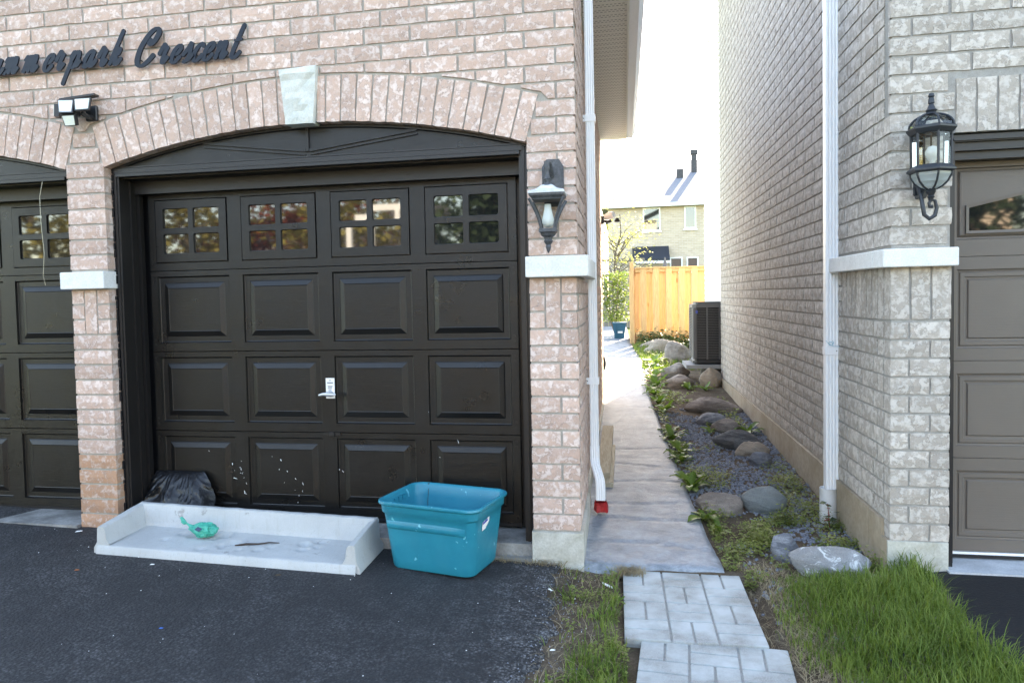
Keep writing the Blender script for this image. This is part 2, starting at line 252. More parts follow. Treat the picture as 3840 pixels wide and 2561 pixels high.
# ---------------------------------------------------------------- helpers
def tag(o, label=None, cat=None, group=None, kind=None):
    if label: o['label'] = label
    if cat: o['category'] = cat
    if group: o['group'] = group
    if kind: o['kind'] = kind
    return o
def empty(name, loc, label=None, cat=None, group=None):
    o = bpy.data.objects.new(name, None); COL.objects.link(o); o.location = loc; o.empty_display_size = .1
    return tag(o, label, cat, group)
def link(name, me, parent=None, loc=None):
    o = bpy.data.objects.new(name, me); COL.objects.link(o)
    if loc is not None: o.location = loc
    if parent is not None:
        o.parent = parent; o.matrix_parent_inverse = wm(parent).inverted()
    return o
def wm(o):
    m = o.matrix_basis.copy()
    return (wm(o.parent) @ o.matrix_parent_inverse @ m) if o.parent else m
class MB:
    def __init__(s): s.v = []; s.f = []; s.mi = []; s.cur = 0
    def add(s, vs, fs):
        b = len(s.v); s.v += [tuple(x) for x in vs]; s.f += [tuple(i+b for i in f) for f in fs]; s.mi += [s.cur]*len(fs); return s
    def box(s, x0, x1, y0, y1, z0, z1):
        return s.add([(x0, y0, z0), (x1, y0, z0), (x1, y1, z0), (x0, y1, z0), (x0, y0, z1), (x1, y0, z1), (x1, y1, z1), (x0, y1, z1)],
                     [(0, 3, 2, 1), (4, 5, 6, 7), (0, 1, 5, 4), (1, 2, 6, 5), (2, 3, 7, 6), (3, 0, 4, 7)])
    def cbox(s, x0, x1, y0, y1, z0, z1, c=.004):     # chamfered on the vertical and front edges
        pts = [(x0+c, y0), (x1-c, y0), (x1, y0+c), (x1, y1-c), (x1-c, y1), (x0+c, y1), (x0, y1-c), (x0, y0+c)]
        n = 8; vs = []
        for z, k in ((z0, 1), (z0+c, 0), (z1-c, 0), (z1, 1)):
            for (px, py) in pts:
                vs.append((px+(c*.7 if px < (x0+x1)/2 else -c*.7)*k, py+(c*.7 if py < (y0+y1)/2 else -c*.7)*k, z))
        fs = [tuple(range(n))[::-1], tuple(range(3*n, 4*n))]
        for r in range(3):
            for i in range(n): fs.append((r*n+i, r*n+(i+1) % n, (r+1)*n+(i+1) % n, (r+1)*n+i))
        return s.add(vs, fs)
    def prism(s, poly, y0, y1):                       # poly in (x,z), counter clockwise seen from -y
        n = len(poly); vs = [(x, y0, z) for x, z in poly]+[(x, y1, z) for x, z in poly]
        return s.add(vs, [tuple(range(n)), tuple(range(2*n-1, n-1, -1))]+[(i, i+n, (i+1) % n+n, (i+1) % n) for i in range(n)])
    def tube(s, pts, rad, n=8, cap=True):
        pts = [Vector(p) for p in pts]; m = len(pts); rad = rad if hasattr(rad, '__len__') else [rad]*m
        base = len(s.v); up = None; vs = []
        for i, p in enumerate(pts):
            d = (pts[min(i+1, m-1)]-pts[max(i-1, 0)]).normalized()
            if up is None: up = Vector((0, 0, 1)) if abs(d.z) < .9 else Vector((0, 1, 0))
            a = d.cross(up).normalized(); b = a.cross(d).normalized(); up = b
            for k in range(n):
                t = 2*math.pi*k/n; vs.append(p+(a*math.cos(t)+b*math.sin(t))*rad[i])
        fs = []
        for i in range(m-1):
            for k in range(n): fs.append((i*n+k, i*n+(k+1) % n, (i+1)*n+(k+1) % n, (i+1)*n+k))
        if cap: fs += [tuple(range(n))[::-1], tuple(range((m-1)*n, m*n))]
        return s.add(vs, fs)
    def lathe(s, prof, c=(0, 0, 0), n=16, sx=1, sy=1, rot=0):
        vs = []; m = len(prof)
        for r, z in prof:
            for k in range(n):
                t = 2*math.pi*k/n+rot; vs.append((c[0]+r*sx*math.cos(t), c[1]+r*sy*math.sin(t), c[2]+z))
        fs = []
        for i in range(m-1):
            for k in range(n): fs.append((i*n+k, i*n+(k+1) % n, (i+1)*n+(k+1) % n, (i+1)*n+k))
        fs += [tuple(range(n))[::-1], tuple(range((m-1)*n, m*n))]
        return s.add(vs, fs)
    def mesh(s, name, mats, smooth=False):
        me = bpy.data.meshes.new(name); me.from_pydata(s.v, [], s.f)
        for m in (mats if isinstance(mats, (list, tuple)) else [mats]): me.materials.append(M[m])
        if any(s.mi): me.polygons.foreach_set('material_index', s.mi)
        if smooth: me.polygons.foreach_set('use_smooth', [True]*len(s.f))
        me.update(); return me
    def build(s, name, mats, parent=None, smooth=False, loc=None):
        return link(name, s.mesh(name, mats, smooth), parent, loc)
def smooth_by(o, ang=40):
    me = o.data; me.polygons.foreach_set('use_smooth', [True]*len(me.polygons))
    try: me.set_sharp_from_angle(angle=math.radians(ang))
    except Exception: pass
    return o
def path_z(y): return .01+.026*y
def N3(x, y, z, s): return mnoise.noise(Vector((x*s, y*s, z*s)))
# ---------------------------------------------------------------- bricks
H, L, J = .0925, .2666, .0125
_bm = {}
def brick_mesh(wd, ht, dp, m, var):
    key = (round(wd, 3), round(ht, 3), round(dp, 3), m, var)
    if key in _bm: return _bm[key]
    rr = random.Random(hash(key[:3]) % 999+var*31); nx = max(2, min(6, int(wd/.05)+1)); nz = max(2, min(6, int(ht/.05)+1))
    if nx*nz > 14: nx = max(2, 14//nz)
    vs = []; fs = []; cols = nx+1; rows = nz+1
    for j in range(rows):
        for i in range(cols):
            e = i in (0, nx) or j in (0, nz)
            x = -wd/2+wd*i/nx; z = -ht/2+ht*j/nz
            x += rr.uniform(-.0018, .0018) if i in (0, nx) else rr.uniform(-.006, .006)
            z += rr.uniform(-.0018, .0018) if j in (0, nz) else rr.uniform(-.004, .004)
            vs.append((x, (.0032 if e else 0)+rr.uniform(-.0016, .0012), z))
    for j in range(nz):
        for i in range(nx): a = j*cols+i; fs.append((a, a+1, a+cols+1, a+cols))
    ring = [i for i in range(cols)]+[j*cols+nx for j in range(1, rows)]+[nz*cols+i for i in range(nx-1, -1, -1)]+[j*cols for j in range(nz-1, 0, -1)]
    b = len(vs); vs += [(vs[i][0], dp, vs[i][2]) for i in ring]; n = len(ring)
    for k in range(n): fs.append((ring[(k+1) % n], ring[k], b+k, b+(k+1) % n))
    me = bpy.data.meshes.new('brick'); me.from_pydata(vs, [], fs); me.materials.append(M[m]); _bm[key] = me; return me
BR = []     # pending bricks: (importance, thing, centre, size, depth, material, rotz, poly)
def brick(wall, cx, cz, wd, ht, y=0, dp=.03, m='pink_brick', face='F', rot=0.0, pr=1.0):
    BR.append((pr, wall, 'b', (cx, y, cz), wd, ht, dp, m, face, rot))
def brick_poly(wall, poly, y=0, dp=.03, m='pink_brick', pr=.9):
    BR.append((pr, wall, 'p', poly, y, dp, m))
def brick_matrix(b):
    _, wall, kind, c, wd, ht, dp, m, face, rot = b
    R = Matrix.Identity(4)
    if face == 'F': R = Matrix.Rotation(-rot, 4, 'Y')
    elif face == 'R': R = Matrix.Rotation(math.radians(90), 4, 'Z')       # faces +X
    elif face == 'L': R = Matrix.Rotation(math.radians(-90), 4, 'Z')      # faces -X
    return Matrix.Translation(c) @ R
def flush_bricks(limit=300):
    per = {}
    for b in BR: per.setdefault(b[1].name, []).append(b)
    for nm, bl in per.items():
        bl.sort(key=lambda b: -b[0]); wall = bl[0][1]; rest = {}
        inv = wm(wall).inverted()
        for i, b in enumerate(bl):
            if b[2] == 'b':
                me = brick_mesh(b[4], b[5], b[6], b[7], random.randrange(4)); mx = brick_matrix(b)
                if i < limit:
                    o = bpy.data.objects.new('brick', me); COL.objects.link(o); o.matrix_basis = mx; o.parent = wall; o.matrix_parent_inverse = inv
                else:
                    r = rest.setdefault(b[7], MB()); r.add([mx @ v.co for v in me.vertices], [tuple(p.vertices) for p in me.polygons])
            else:
                mb = MB(); mb.prism(b[3], b[4], b[4]+b[5])
                if i < limit: mb.build('brick', b[6], wall)
                else:
                    r = rest.setdefault(b[6], MB()); r.add(mb.v, mb.f)
        for m, r in rest.items(): tag(r.build('brickwork', m, wall), kind='stuff')
# ---------------------------------------------------------------- the setting
def grid_sheet(name, xs, ys, zf, m, label, kind='structure', smooth=True):
    mb = MB(); nx = len(xs)
    mb.add([(x, y, zf(x, y)) for y in ys for x in xs], [(j*nx+i, j*nx+i+1, (j+1)*nx+i+1, (j+1)*nx+i) for j in range(len(ys)-1) for i in range(nx-1)])
    return tag(mb.build(name, m, None, smooth), label, kind=kind)
ground_mb = MB().add([(-400, -400, -.26), (400, -400, -.26), (400, 400, -.26), (-400, 400, -.26)], [(0, 1, 2, 3)])
tag(ground_mb.build('ground', 'lawn'), 'wide lawn ground around the houses', kind='structure')
def drive_z(x, y): return -.03*min(x, 0)+.012*y
# left driveway with a ragged right edge
def edge_x(y): return -.118+.03*math.sin(y*6)+.02*math.sin(y*23+1)+.012*math.sin(y*61) if y < 0.03 else -.12
ys = [-14+i*.5 for i in range(24)]+[-2+i*.025 for i in range(81)]+[.05, .1, .2, .3]
mb = MB(); NX = 20
for y in ys:
    for i in range(NX+1):
        x = -9+(edge_x(y)+9)*(i/NX)**.6
        zz = drive_z(x, y)-(.006 if i == NX else 0); mb.v.append((x, y, zz))
    mb.v.append((edge_x(y)+.012, y, drive_z(0, y)-.09))
for j in range(len(ys)-1):
    for i in range(NX+1): a = j*(NX+2)+i; mb.f.append((a, a+1, a+NX+3, a+NX+2)); mb.mi.append(0)
tag(mb.build('driveway', 'asphalt', None, True), 'worn dark asphalt driveway before the black garage doors', kind='structure')
# right driveway (fresh black)
def redge(y): return 1.655-.06*math.exp(-((y+.7)/.4)**2)+.012*math.sin(y*17)+.006*math.sin(y*51)
ys = [-14+i for i in range(12)]+[-2+i*.03 for i in range(67)]+[.01, .06]
mb = MB()
for y in ys:
    for i in range(9): x = redge(y)+(8-redge(y))*(i/8)**1.8; mb.v.append((x, y, (.057+.012*y-(.022 if i == 0 else 0))))
for j in range(len(ys)-1):
    for i in range(8): a = j*9+i; mb.f.append((a, a+1, a+10, a+9)); mb.mi.append(0)
tag(mb.build('driveway', 'new_asphalt', None, True), 'fresh black asphalt driveway before the taupe garage door', kind='structure')
# soil of the side bed and front strip
def soil_z(x, y):
    if y >= 0: z = -.012+.026*y
    else:
        t = min(max((x-.85)/.75, 0), 1); z = -.020+.065*t-(.042 if .20 < x < .90 else 0)*min(1, -y/.05)+.012*y*(1 if x > .3 else .6)
    if y < .02: z -= .045*math.exp(-((x-.11)/.11)**2-((y-.0)/.13)**2)
    z += .010*N3(x, y, 0, 5)+.006*N3(x, y, 3, 17)
    return z
xs = [-.32+i*.05 for i in range(40)]+[1.7]
ysl = [-14, -8, -5, -3]+[-2+i*.05 for i in range(100)]+[3+i*.25 for i in range(52)]
grid_sheet('garden_bed', xs, ysl, lambda x, y: soil_z(x, y)-(.05 if x < -.2 else 0), 'soil', 'brown soil bed between the two houses')
# wider yard soil / lawn behind
grid_sheet('back_lawn', [-30+i for i in range(61)], [5.9+i*.6 for i in range(80)], lambda x, y: min(-.03+.026*y, .42)+.015*N3(x, y, 1, .8), 'lawn', 'green back yard lawn beyond the gap')
# stamped concrete path
RE = [(-.005, .748), (.4, .722), (.75, .708), (1.8, .662), (3.12, .62), (5.4, .557), (7.8, .545), (9.9, .56), (11, .50), (12, .432), (14.8, .34), (19, .30)]
def path_right(y):
    for (a, b), (c, d) in zip(RE, RE[1:]):
        if y <= c: return b+(d-b)*max(0, (y-a)/(c-a))
    return RE[-1][1]
def path_left(y): return .004 if y < .93 else (-.03 if y < 5.75 else (-.03-min(1.6, (y-5.75)*6)))
PY = [i*.03 for i in range(100)]+[3+i*.08 for i in range(50)]+[7+i*.4 for i in range(31)]
mb = MB(); NP = 22
JT = [.33, .78, 1.16, 1.62, 2.2, 2.75, 3.6, 4.9, 6.4]
def ptop(x, y):
    z = path_z(y)+.0035*N3(x*1.3, y*3, 0, 3)+.0016*N3(x*2, y*5, 5, 9)
    for k, jy in enumerate(JT):
        d = abs(y-jy-.05*math.sin(x*5+k*2)-.07*x*(1 if k % 2 else -1)); z -= .013*max(0, 1-d/.026)
    r = path_right(y)-x
    if r < .03: z -= .008*(1-r/.03)**2
    if y < .04: z -= .012*(1-y/.04)**2
    return z
for y in PY:
    l, r = path_left(y), path_right(y)+.004*math.sin(y*9)
    for i in range(NP+1): x = l+(r-l)*i/NP; mb.v.append((x, y, ptop(x, y)))
for j in range(len(PY)-1):
    for i in range(NP): a = j*(NP+1)+i; mb.f.append((a, a+1, a+NP+2, a+NP+1)); mb.mi.append(0)
b0 = len(mb.v)                                                   # skirts: front and right
fr = list(range(NP+1)); mb.add([(mb.v[i][0], mb.v[i][1]+.01, -.14) for i in fr], []); 
for i in range(NP): mb.f.append((i+1, i, b0+i, b0+i+1)); mb.mi.append(0)
b1 = len(mb.v); rt = [j*(NP+1)+NP for j in range(len(PY))]; mb.add([(mb.v[i][0]-.005, mb.v[i][1], mb.v[i][2]-.12) for i in rt], [])
for j in range(len(rt)-1): mb.f.append((rt[j], b1+j, b1+j+1, rt[j+1])); mb.mi.append(0)
tag(mb.build('path', 'path_concrete', None, True), 'grey stamped concrete path running back between the houses', kind='structure')
# street and far kerb behind the camera
tag(MB().add([(-60, -21, -.22), (60, -21, -.22), (60, -14, -.22), (-60, -14, -.22)], [(0, 1, 2, 3)]).build('street', 'asphalt'), 'asphalt street in front of the houses', kind='structure')
# ---------------------------------------------------------------- pink house
ph = empty('brick_house', (-3, 0, 0), 'pink brick house with arched black garage doors on the left', 'house')
OX0, OX1 = -2.832, -.263; AC = (OX0+OX1)/2; HW = (OX1-OX0)/2; ZS = 2.30; RISE = .182
RI = (HW*HW+RISE*RISE)/(2*RISE); ZC = ZS+RISE-RI; RE_ = RI+.262; AMAX = math.asin(HW/RI)
PILL = (-3.095, OX0); AC2 = PILL[0]-HW                          # second (left) opening
def intr(x, ac=AC): return ZC+math.sqrt(RI*RI-(x-ac)**2)
def extr(x, ac=AC): return ZC+math.sqrt(RE_*RE_-(x-ac)**2)
EX = RE_*math.sin(AMAX); ZE = ZC+RE_*math.cos(AMAX); G0 = .18; ZT = G0+15*H; ZU = G0+16.26*H; TOP = ZU+21*H
XL = -5.9
mb = MB(); e = .006; y0 = .009
xs = [XL]
def span(a, b, n): return [a+(b-a)*i/n for i in range(n+1)]
def mort(x0, x1, zl0, zl1, zt=TOP): mb.add([(x0, y0, zl0), (x1, y0, zl1), (x1, y0, zt), (x0, y0, zt), (x0, .26, zl0), (x1, .26, zl1), (x1, .26, zt), (x0, .26, zt)], [(0, 1, 2, 3), (0, 4, 5, 1), (5, 4, 7, 6)])
for ac, a, b in ((AC2, AC2-HW-e, AC2+HW+e), (AC, OX0-e, OX1+e)):
    sp = span(a, b, 24)
    for p, q in zip(sp, sp[1:]): mort(p, q, intr(min(max(p, ac-HW), ac+HW), ac)+e, intr(min(max(q, ac-HW), ac+HW), ac)+e)
mb.box(PILL[0]+e, PILL[1]-e, y0, .26, .02, TOP); mb.box(OX1+e, -.009, y0, .25, -.05, TOP); mb.box(XL, AC2-HW-e, y0, .26, 0, TOP)
mb.box(-.26, -.009, .25, .90, -.05, TOP)                         # garage return
mb.box(-.40, -.034, .90, 5.70, -.05, 3.46)                       # side wall of the house
wall = mb.build('wall', 'mortar_pink', ph)
# footing
mb = MB(); mb.box(OX1-.004, .014, -.014, .30, -.12, G0-.004); mb.box(-.25, .012, .30, .91, -.12, G0-.02); mb.box(-.3, -.008, .91, 5.7, -.12, .16)
ft = mb.build('footing', 'footing', ph)
# pillar bricks
for k in range(-2, 15):
    z = G0+k*H+H/2; cx = (PILL[0]+PILL[1])/2; m = 'orange_brick' if k < 4 else 'pink_brick'
    if k < 12: brick(wall, cx, z, .257+(.004 if k < 0 else 0), H-J, 0, .095, m, pr=3)
for k in range(0, 12):
    z = G0+k*H+H/2
    if k % 2 == 0: brick(wall, (OX1)/2, z, -OX1-.004, H-J, 0, .095, pr=3)
    else: brick(wall, OX1+.081, z, .158, H-J, 0, .095, pr=3); brick(wall, -.045, z, .09, H-J, 0, .095, pr=3)
for x0, x1 in ((PILL[0], PILL[1]), (OX1, 0)):
    ww = (x1-x0)/3
    for c in range(3):
        cx = x0+ww*(c+.5)
        if c == 1: brick(wall, cx, G0+13.5*H, ww-J, 3*H-J, 0, .095, pr=3)
        else:
            for k in range(12, 15): brick(wall, cx, G0+k*H+H/2, ww-J*.7, H-J, 0, .095, pr=3)
# upper courses
def skew(z, ac, side):                                          # x of the springing joint at height z (bricks outside the arch)
    t = min(max((z-ZS)/(ZE-ZS), 0), 1); return ac+side*(HW+(EX-HW)*t)
def upper_row(i):
    z0 = ZU+i*H+J/2; z1 = z0+H-J; zm = (z0+z1)/2
    cuts = []; x = 0.0 if i % 2 == 0 else -.0985
    segs = [] if i % 2 == 0 else [(-.0985, 0)]
    while x > XL: segs.append((x-L, x)); x -= L
    for a, b in segs:
        a += J*.5; b -= (J*.5 if b < -.001 else 0)
        spans = [(a, b)]
        if zm < ZE:                                             # beside the arches: keep pillar parts only
            keep = [(skew(zm, AC, 1)+.006, 0), (skew(zm, AC2, 1)+.006, skew(zm, AC, -1)-.006), (XL, skew(zm, AC2, -1)-.006)]
            if zm < ZS: keep[1] = (PILL[0]+.001, PILL[1]-.001); keep[0] = (OX1+.001, 0)
            spans = []
            if i >= 0 and (b > PILL[0] and a < PILL[1]): pass
            else: spans = [(max(a, k0), min(b, k1)) for k0, k1 in keep if min(b, k1)-max(a, k0) > .025]
        for p, q in spans:
            if zm >= ZE and zm < ZC+RE_+H:
                n = 7; xs = span(p, q, n); lo = []
                for x_ in xs:
                    l = z0
                    for ac in (AC, AC2):
                        if abs(x_-ac) < EX+.02: l = max(l, extr(min(max(x_, ac-EX), ac+EX), ac)+.012)
                    lo.append(l)
                if max(lo) > z0+.001:
                    ii = [k for k in range(n+1) if lo[k] < z1-.004]
                    if len(ii) < 2: continue
                    run = []; 
                    for k in ii:
                        if run and k != run[-1]+1: break
                        run.append(k)
                    if len(run) < 2: continue
                    poly = [(xs[k], lo[k]) for k in run]+[(xs[run[-1]], z1), (xs[run[0]], z1)]
                    if abs(poly[0][1]-z1) < .003: poly = poly[:-1]
                    brick_poly(wall, poly, 0, .03, pr=2 if p > -4 else .3); continue
            vis = 2 if p > -4.0 and z0 < 3.62 else .2
            brick(wall, (p+q)/2, zm, q-p, H-J, 0, .095 if zm < ZE else .03, pr=vis)
    if zm < ZE:                                                 # central pillar: single bricks between the springings
        k0, k1 = (PILL[0]+.003, PILL[1]-.003) if zm < ZS else (skew(zm, AC2, 1)+.008, skew(zm, AC, -1)-.008)
        if k1-k0 > .03: brick(wall, (k0+k1)/2, zm, k1-k0, H-J, 0, .095, pr=3)
for i in range(21): upper_row(i)
# arches
arch = [tag(empty('arch', (c, 0, ZS)), None) for c in (AC, AC2)]
for a in arch: a.parent = ph; a.matrix_parent_inverse = wm(ph).inverted()
for ai, ac in ((0, AC), (1, AC2)):
    ka = .088/RI; pitch = (AMAX-ka)/13.6
    for side in (-1, 1):
        for k in range(14):
            a0 = AMAX-k*pitch; a1 = max(a0-pitch, ka)
            g = .0050
            t0, t1 = a0-g/RI*1.05, a1+g/RI*1.05
            if ac == AC2 and (side < 0 or k > 7): continue
            P = [(ac+side*R_*math.sin(t), ZC+R_*math.cos(t)) for R_, t in ((RI+.001, t0), (RI+.001, t1), (RE_-.002+random.uniform(-.003, .003), t1), (RE_-.002, t0))]
            if side < 0: P = P
            else: P = P[::-1]
            poly = P if ((P[1][0]-P[0][0])*(P[2][1]-P[1][1])-(P[1][1]-P[0][1])*(P[2][0]-P[1][0])) > 0 else P[::-1]
            cxx = sum(p[0] for p in poly)/4; czz = sum(p[1] for p in poly)/4; am = (t0+t1)/2
            brick(arch[ai], cxx, czz, (t0-t1)*(RI+.131), .257, random.uniform(-.004, .002), .095, rot=-side*am if False else side*am*-1, pr=2)
if True:
    # keystone: tapered block with a rough, stepped face
    kb = MB(); zt, zb = 2.785, 2.472; rr = random.Random(4); nx, nz = 6, 9; vs = []
    for j in range(nz+1):
        for i in range(nx+1):
            t = j/nz; hw = .083+(.113-.083)*t; x = AC-.004+(-hw+2*hw*i/nx); z = zb+(zt-zb)*t+(.010*(i/nx-.5) if j == nz else 0)
            y = -.034-(.014 if j >= nz-1 else 0)+rr.uniform(-.004, .004)-(.010*math.exp(-((i-3.2)/1.1)**2) if 2 < j < 8 else 0)
            if i in (0, nx) or j in (0, nz): y = max(y, -.04)+.006
            vs.append((x, y, z))
    fs = [(j*(nx+1)+i, j*(nx+1)+i+1, (j+1)*(nx+1)+i+1, (j+1)*(nx+1)+i) for j in range(nz) for i in range(nx)]
    ring = list(range(nx+1))+[j*(nx+1)+nx for j in range(1, nz+1)]+[nz*(nx+1)+i for i in range(nx-1, -1, -1)]+[j*(nx+1) for j in range(nz-1, 0, -1)]
    b = len(vs); vs += [(vs[i][0], .09, vs[i][2]) for i in ring]; n = len(ring); fs += [(ring[(k+1) % n], ring[k], b+k, b+(k+1) % n) for k in range(n)]
    kb.add(vs, fs); kb.build('keystone', 'keystone', ph)
# stone ledges
mb = MB(); mb.cbox(-3.122, -2.822, -.058, .10, ZT+.002, ZU-.012, .004); mb.build('ledge', 'stone_trim', ph)
mb = MB(); mb.cbox(-.272, .062, -.06, .10, ZT+.002, ZU-.004, .004); mb.cbox(.004, .063, .101, .93, ZT+.004, ZU-.006, .004); mb.build('ledge', 'stone_trim', ph)
# side bricks: garage return (X=0) and house side wall (X=-.025)
for k in range(-1, 40):
    if k < 15: z = G0+k*H+H/2
    elif k == 15: continue
    else: z = ZU+(k-16)*H+H/2
    if z > TOP-.05: break
    if k >= 0:
        y = .0955 if k % 2 == 0 else .262
        while y < .90:
            yb = min(y+L, .90)
            if yb-y > .03: brick(wall, 0, z, yb-y-J, H-J, (y+yb)/2, .03, face='R', pr=1.5)
            y += L
    y = .905-(0 if k % 2 else L/2)
    while y < 5.7 and z < 3.42:
        ya, yb = max(y, .905), min(y+L, 5.70)
        if yb-ya > .03: brick(wall, -.025, z, yb-ya-J, H-J, (ya+yb)/2, .03, face='R', pr=.5-y*.05)
        y += L
# ---------------------------------------------------------------- garage doors of the pink house
def panel_rings(mb, x0, x1, z0, z1, y, prof):
    rings = []
    for ins, dy in prof: rings.append([(x0+ins, y+dy, z0+ins), (x1-ins, y+dy, z0+ins), (x1-ins, y+dy, z1-ins), (x0+ins, y+dy, z1-ins)])
    vs = [p for r in rings for p in r]; fs = []
    for r in range(len(rings)-1):
        for k in range(4): a = r*4+k; b = r*4+(k+1) % 4; fs.append((a, b, b+4, a+4))
    e = (len(rings)-1)*4; fs.append((e, e+1, e+2, e+3)); mb.add(vs, fs)
def frame_face(mb, X0, X1, Z0, Z1, holes, y):                    # flat sheet with rectangular holes (holes in a grid)
    xs = sorted({X0, X1}|{h[0] for h in holes}|{h[1] for h in holes}); zs = sorted({Z0, Z1}|{h[2] for h in holes}|{h[3] for h in holes})
    for a, b in zip(xs, xs[1:]):
        for c, d in zip(zs, zs[1:]):
            mx, mz = (a+b)/2, (c+d)/2
            if any(h[0] < mx < h[1] and h[2] < mz < h[3] for h in holes): continue
            mb.add([(a, y, c), (b, y, c), (b, y, d), (a, y, d)], [(0, 1, 2, 3)])
PW = .592; YD = .27
def round_hole_frame(mb, x0, x1, z0, z1, hx0, hx1, hz0, hz1, y, dep, r=.012):
    n = 3; inner = []
    for (cx, cz, a0) in ((hx1-r, hz0+r, -90), (hx1-r, hz1-r, 0), (hx0+r, hz1-r, 90), (hx0+r, hz0+r, 180)):
        for k in range(n+1): a = math.radians(a0+90*k/n); inner.append((cx+r*math.cos(a), cz+r*math.sin(a)))
    m = len(inner); vs = [(x, y, z) for x, z in inner]+[(x+(-.004 if x < (hx0+hx1)/2 else .004)*-1, y+dep, z-(-.004 if z < (hz0+hz1)/2 else .004)) for x, z in inner]
    c4 = [(x1, y, z0), (x1, y, z1), (x0, y, z1), (x0, y, z0)]; b = 2*m; vs += c4; fs = []
    for q in range(4):
        base = q*(n+1)
        for k in range(n): fs.append((b+q, base+k+1, base+k))
        nx = (base+n+1) % m; fs.append((b+q, b+(q+1) % 4, nx, base+n))
    for k in range(m): fs.append((k, (k+1) % m, (k+1) % m+m, k+m))
    mb.add(vs, fs)
def garage_door(parent, xc, cols, name='garage_door'):
    x0 = xc-2*PW; holes = []; Z = [.130, .656, 1.163, 1.677, 2.19]
    mb = MB()
    cells = {}
    for s in range(4):
        for c in range(4):
            a = x0+c*PW; px0, px1 = a+.045, a+PW-.045; pz0, pz1 = Z[s]+.055, Z[s+1]-.035
            if s == 3: pz0, pz1 = Z[s]+.05, Z[s+1]-.062
            cells[s, c] = (px0, px1, pz0, pz1); holes.append((px0, px1, pz0, pz1))
    for s in range(4):
        hs = [cells[s, c] for c in range(4)]
        frame_face(mb, x0, x0+4*PW, Z[s]+.0025, Z[s+1]-.0025, hs, YD)
        mb.add([(x0, YD, Z[s+1]-.0025), (x0+4*PW, YD, Z[s+1]-.0025), (x0+4*PW, YD+.015, Z[s+1]), (x0, YD+.015, Z[s+1])], [(0, 1, 2, 3)])
        mb.add([(x0, YD+.015, Z[s]), (x0+4*PW, YD+.015, Z[s]), (x0+4*PW, YD, Z[s]+.0025), (x0, YD, Z[s]+.0025)], [(0, 1, 2, 3)])
    mb.box(x0, x0+4*PW, YD+.035, YD+.045, .13, 2.19)
    door = mb.build(name, 'door_paint', parent)
    pm = None
    for (s, c), h in cells.items():
        if c not in cols: continue
        if s < 3:
            q = MB(); panel_rings(q, *h, YD, [(0, 0), (.005, .014), (.010, .016), (.040, .016), (.046, .012), (.074, .002), (.078, .0035)]); q.build('panel', 'door_paint', door)
        else:
            q = MB(); panel_g = MB(); X0, X1, Z0, Z1 = h
            panel_rings(panel_g, X0, X1, Z0, Z1, YD, [(0, 0), (.004, .02), (.009, .02)]); panel_g.f.pop(); panel_g.mi.pop(); panel_g.build('window_rebate', 'black_trim', door)
            fx0, fx1, fz0, fz1 = X0+.007, X1-.007, Z0+.007, Z1-.007; yf = YD-.006; mx, mz = (fx0+fx1)/2, (fz0+fz1)/2; b_ = .050; mu = .017
            for (u0, u1, hu0, hu1) in ((fx0, mx, fx0+b_, mx-mu), (mx, fx1, mx+mu, fx1-b_)):
                for (v0, v1, hv0, hv1) in ((fz0, mz, fz0+b_, mz-mu), (mz, fz1, mz+mu, fz1-b_)):
                    round_hole_frame(q, u0, u1, v0, v1, hu0, hu1, hv0, hv1, yf, .014)
                    g = MB(); tl = random.uniform(-.0012, .0012); tl2 = random.uniform(-.0012, .0012); g.add([(hu0-.005, yf+.013+tl, hv0-.005), (hu1+.005, yf+.013-tl, hv0-.005), (hu1+.005, yf+.013-tl+tl2, hv1+.005), (hu0-.005, yf+.013+tl+tl2, hv1+.005)], [(0, 1, 2, 3)]); g.build('pane', 'glass', door)
            q.add([(fx0, yf, fz0), (fx1, yf, fz0), (fx1, yf, fz1), (fx0, yf, fz1), (fx0, YD+.02, fz0), (fx1, YD+.02, fz0), (fx1, YD+.02, fz1), (fx0, YD+.02, fz1)], [(1, 0, 4, 5), (2, 1, 5, 6), (3, 2, 6, 7), (0, 3, 7, 4)])
            q.build('window_frame', 'door_paint', door)
    mb = MB()                                                     # hinge bolts on the end stiles
    for xe in (x0+.018, x0+4*PW-.018):
        for zc in Z[1:4]:
            for dz in (-.075, -.045, .045, .075): mb.lathe([(.007, 0), (.007, .004), (.003, .006)], (0, 0, 0), 6); 
    mb = MB()
    for xe in (x0+.018, x0+4*PW-.022):
        for zc in Z[1:4]:
            for dz in (-.07, -.04, .045, .075): mb.box(xe-.006, xe+.006, YD-.004, YD, zc+dz-.006, zc+dz+.006)
    mb.build('hinge_bolts', 'trim_paint', door)
    mb = MB(); mb.box(x0, x0+4*PW, YD+.004, YD+.03, .112, .13); mb.build('bottom_seal', 'black_trim', door)
    return door
d1 = garage_door(ph, AC, range(4)); tag(d1, 'black panelled garage door with white handle plate and paint scuffs')
d2 = garage_door(ph, AC2+.0, range(1, 4)); tag(d2, 'black panelled garage door cut off at the left')
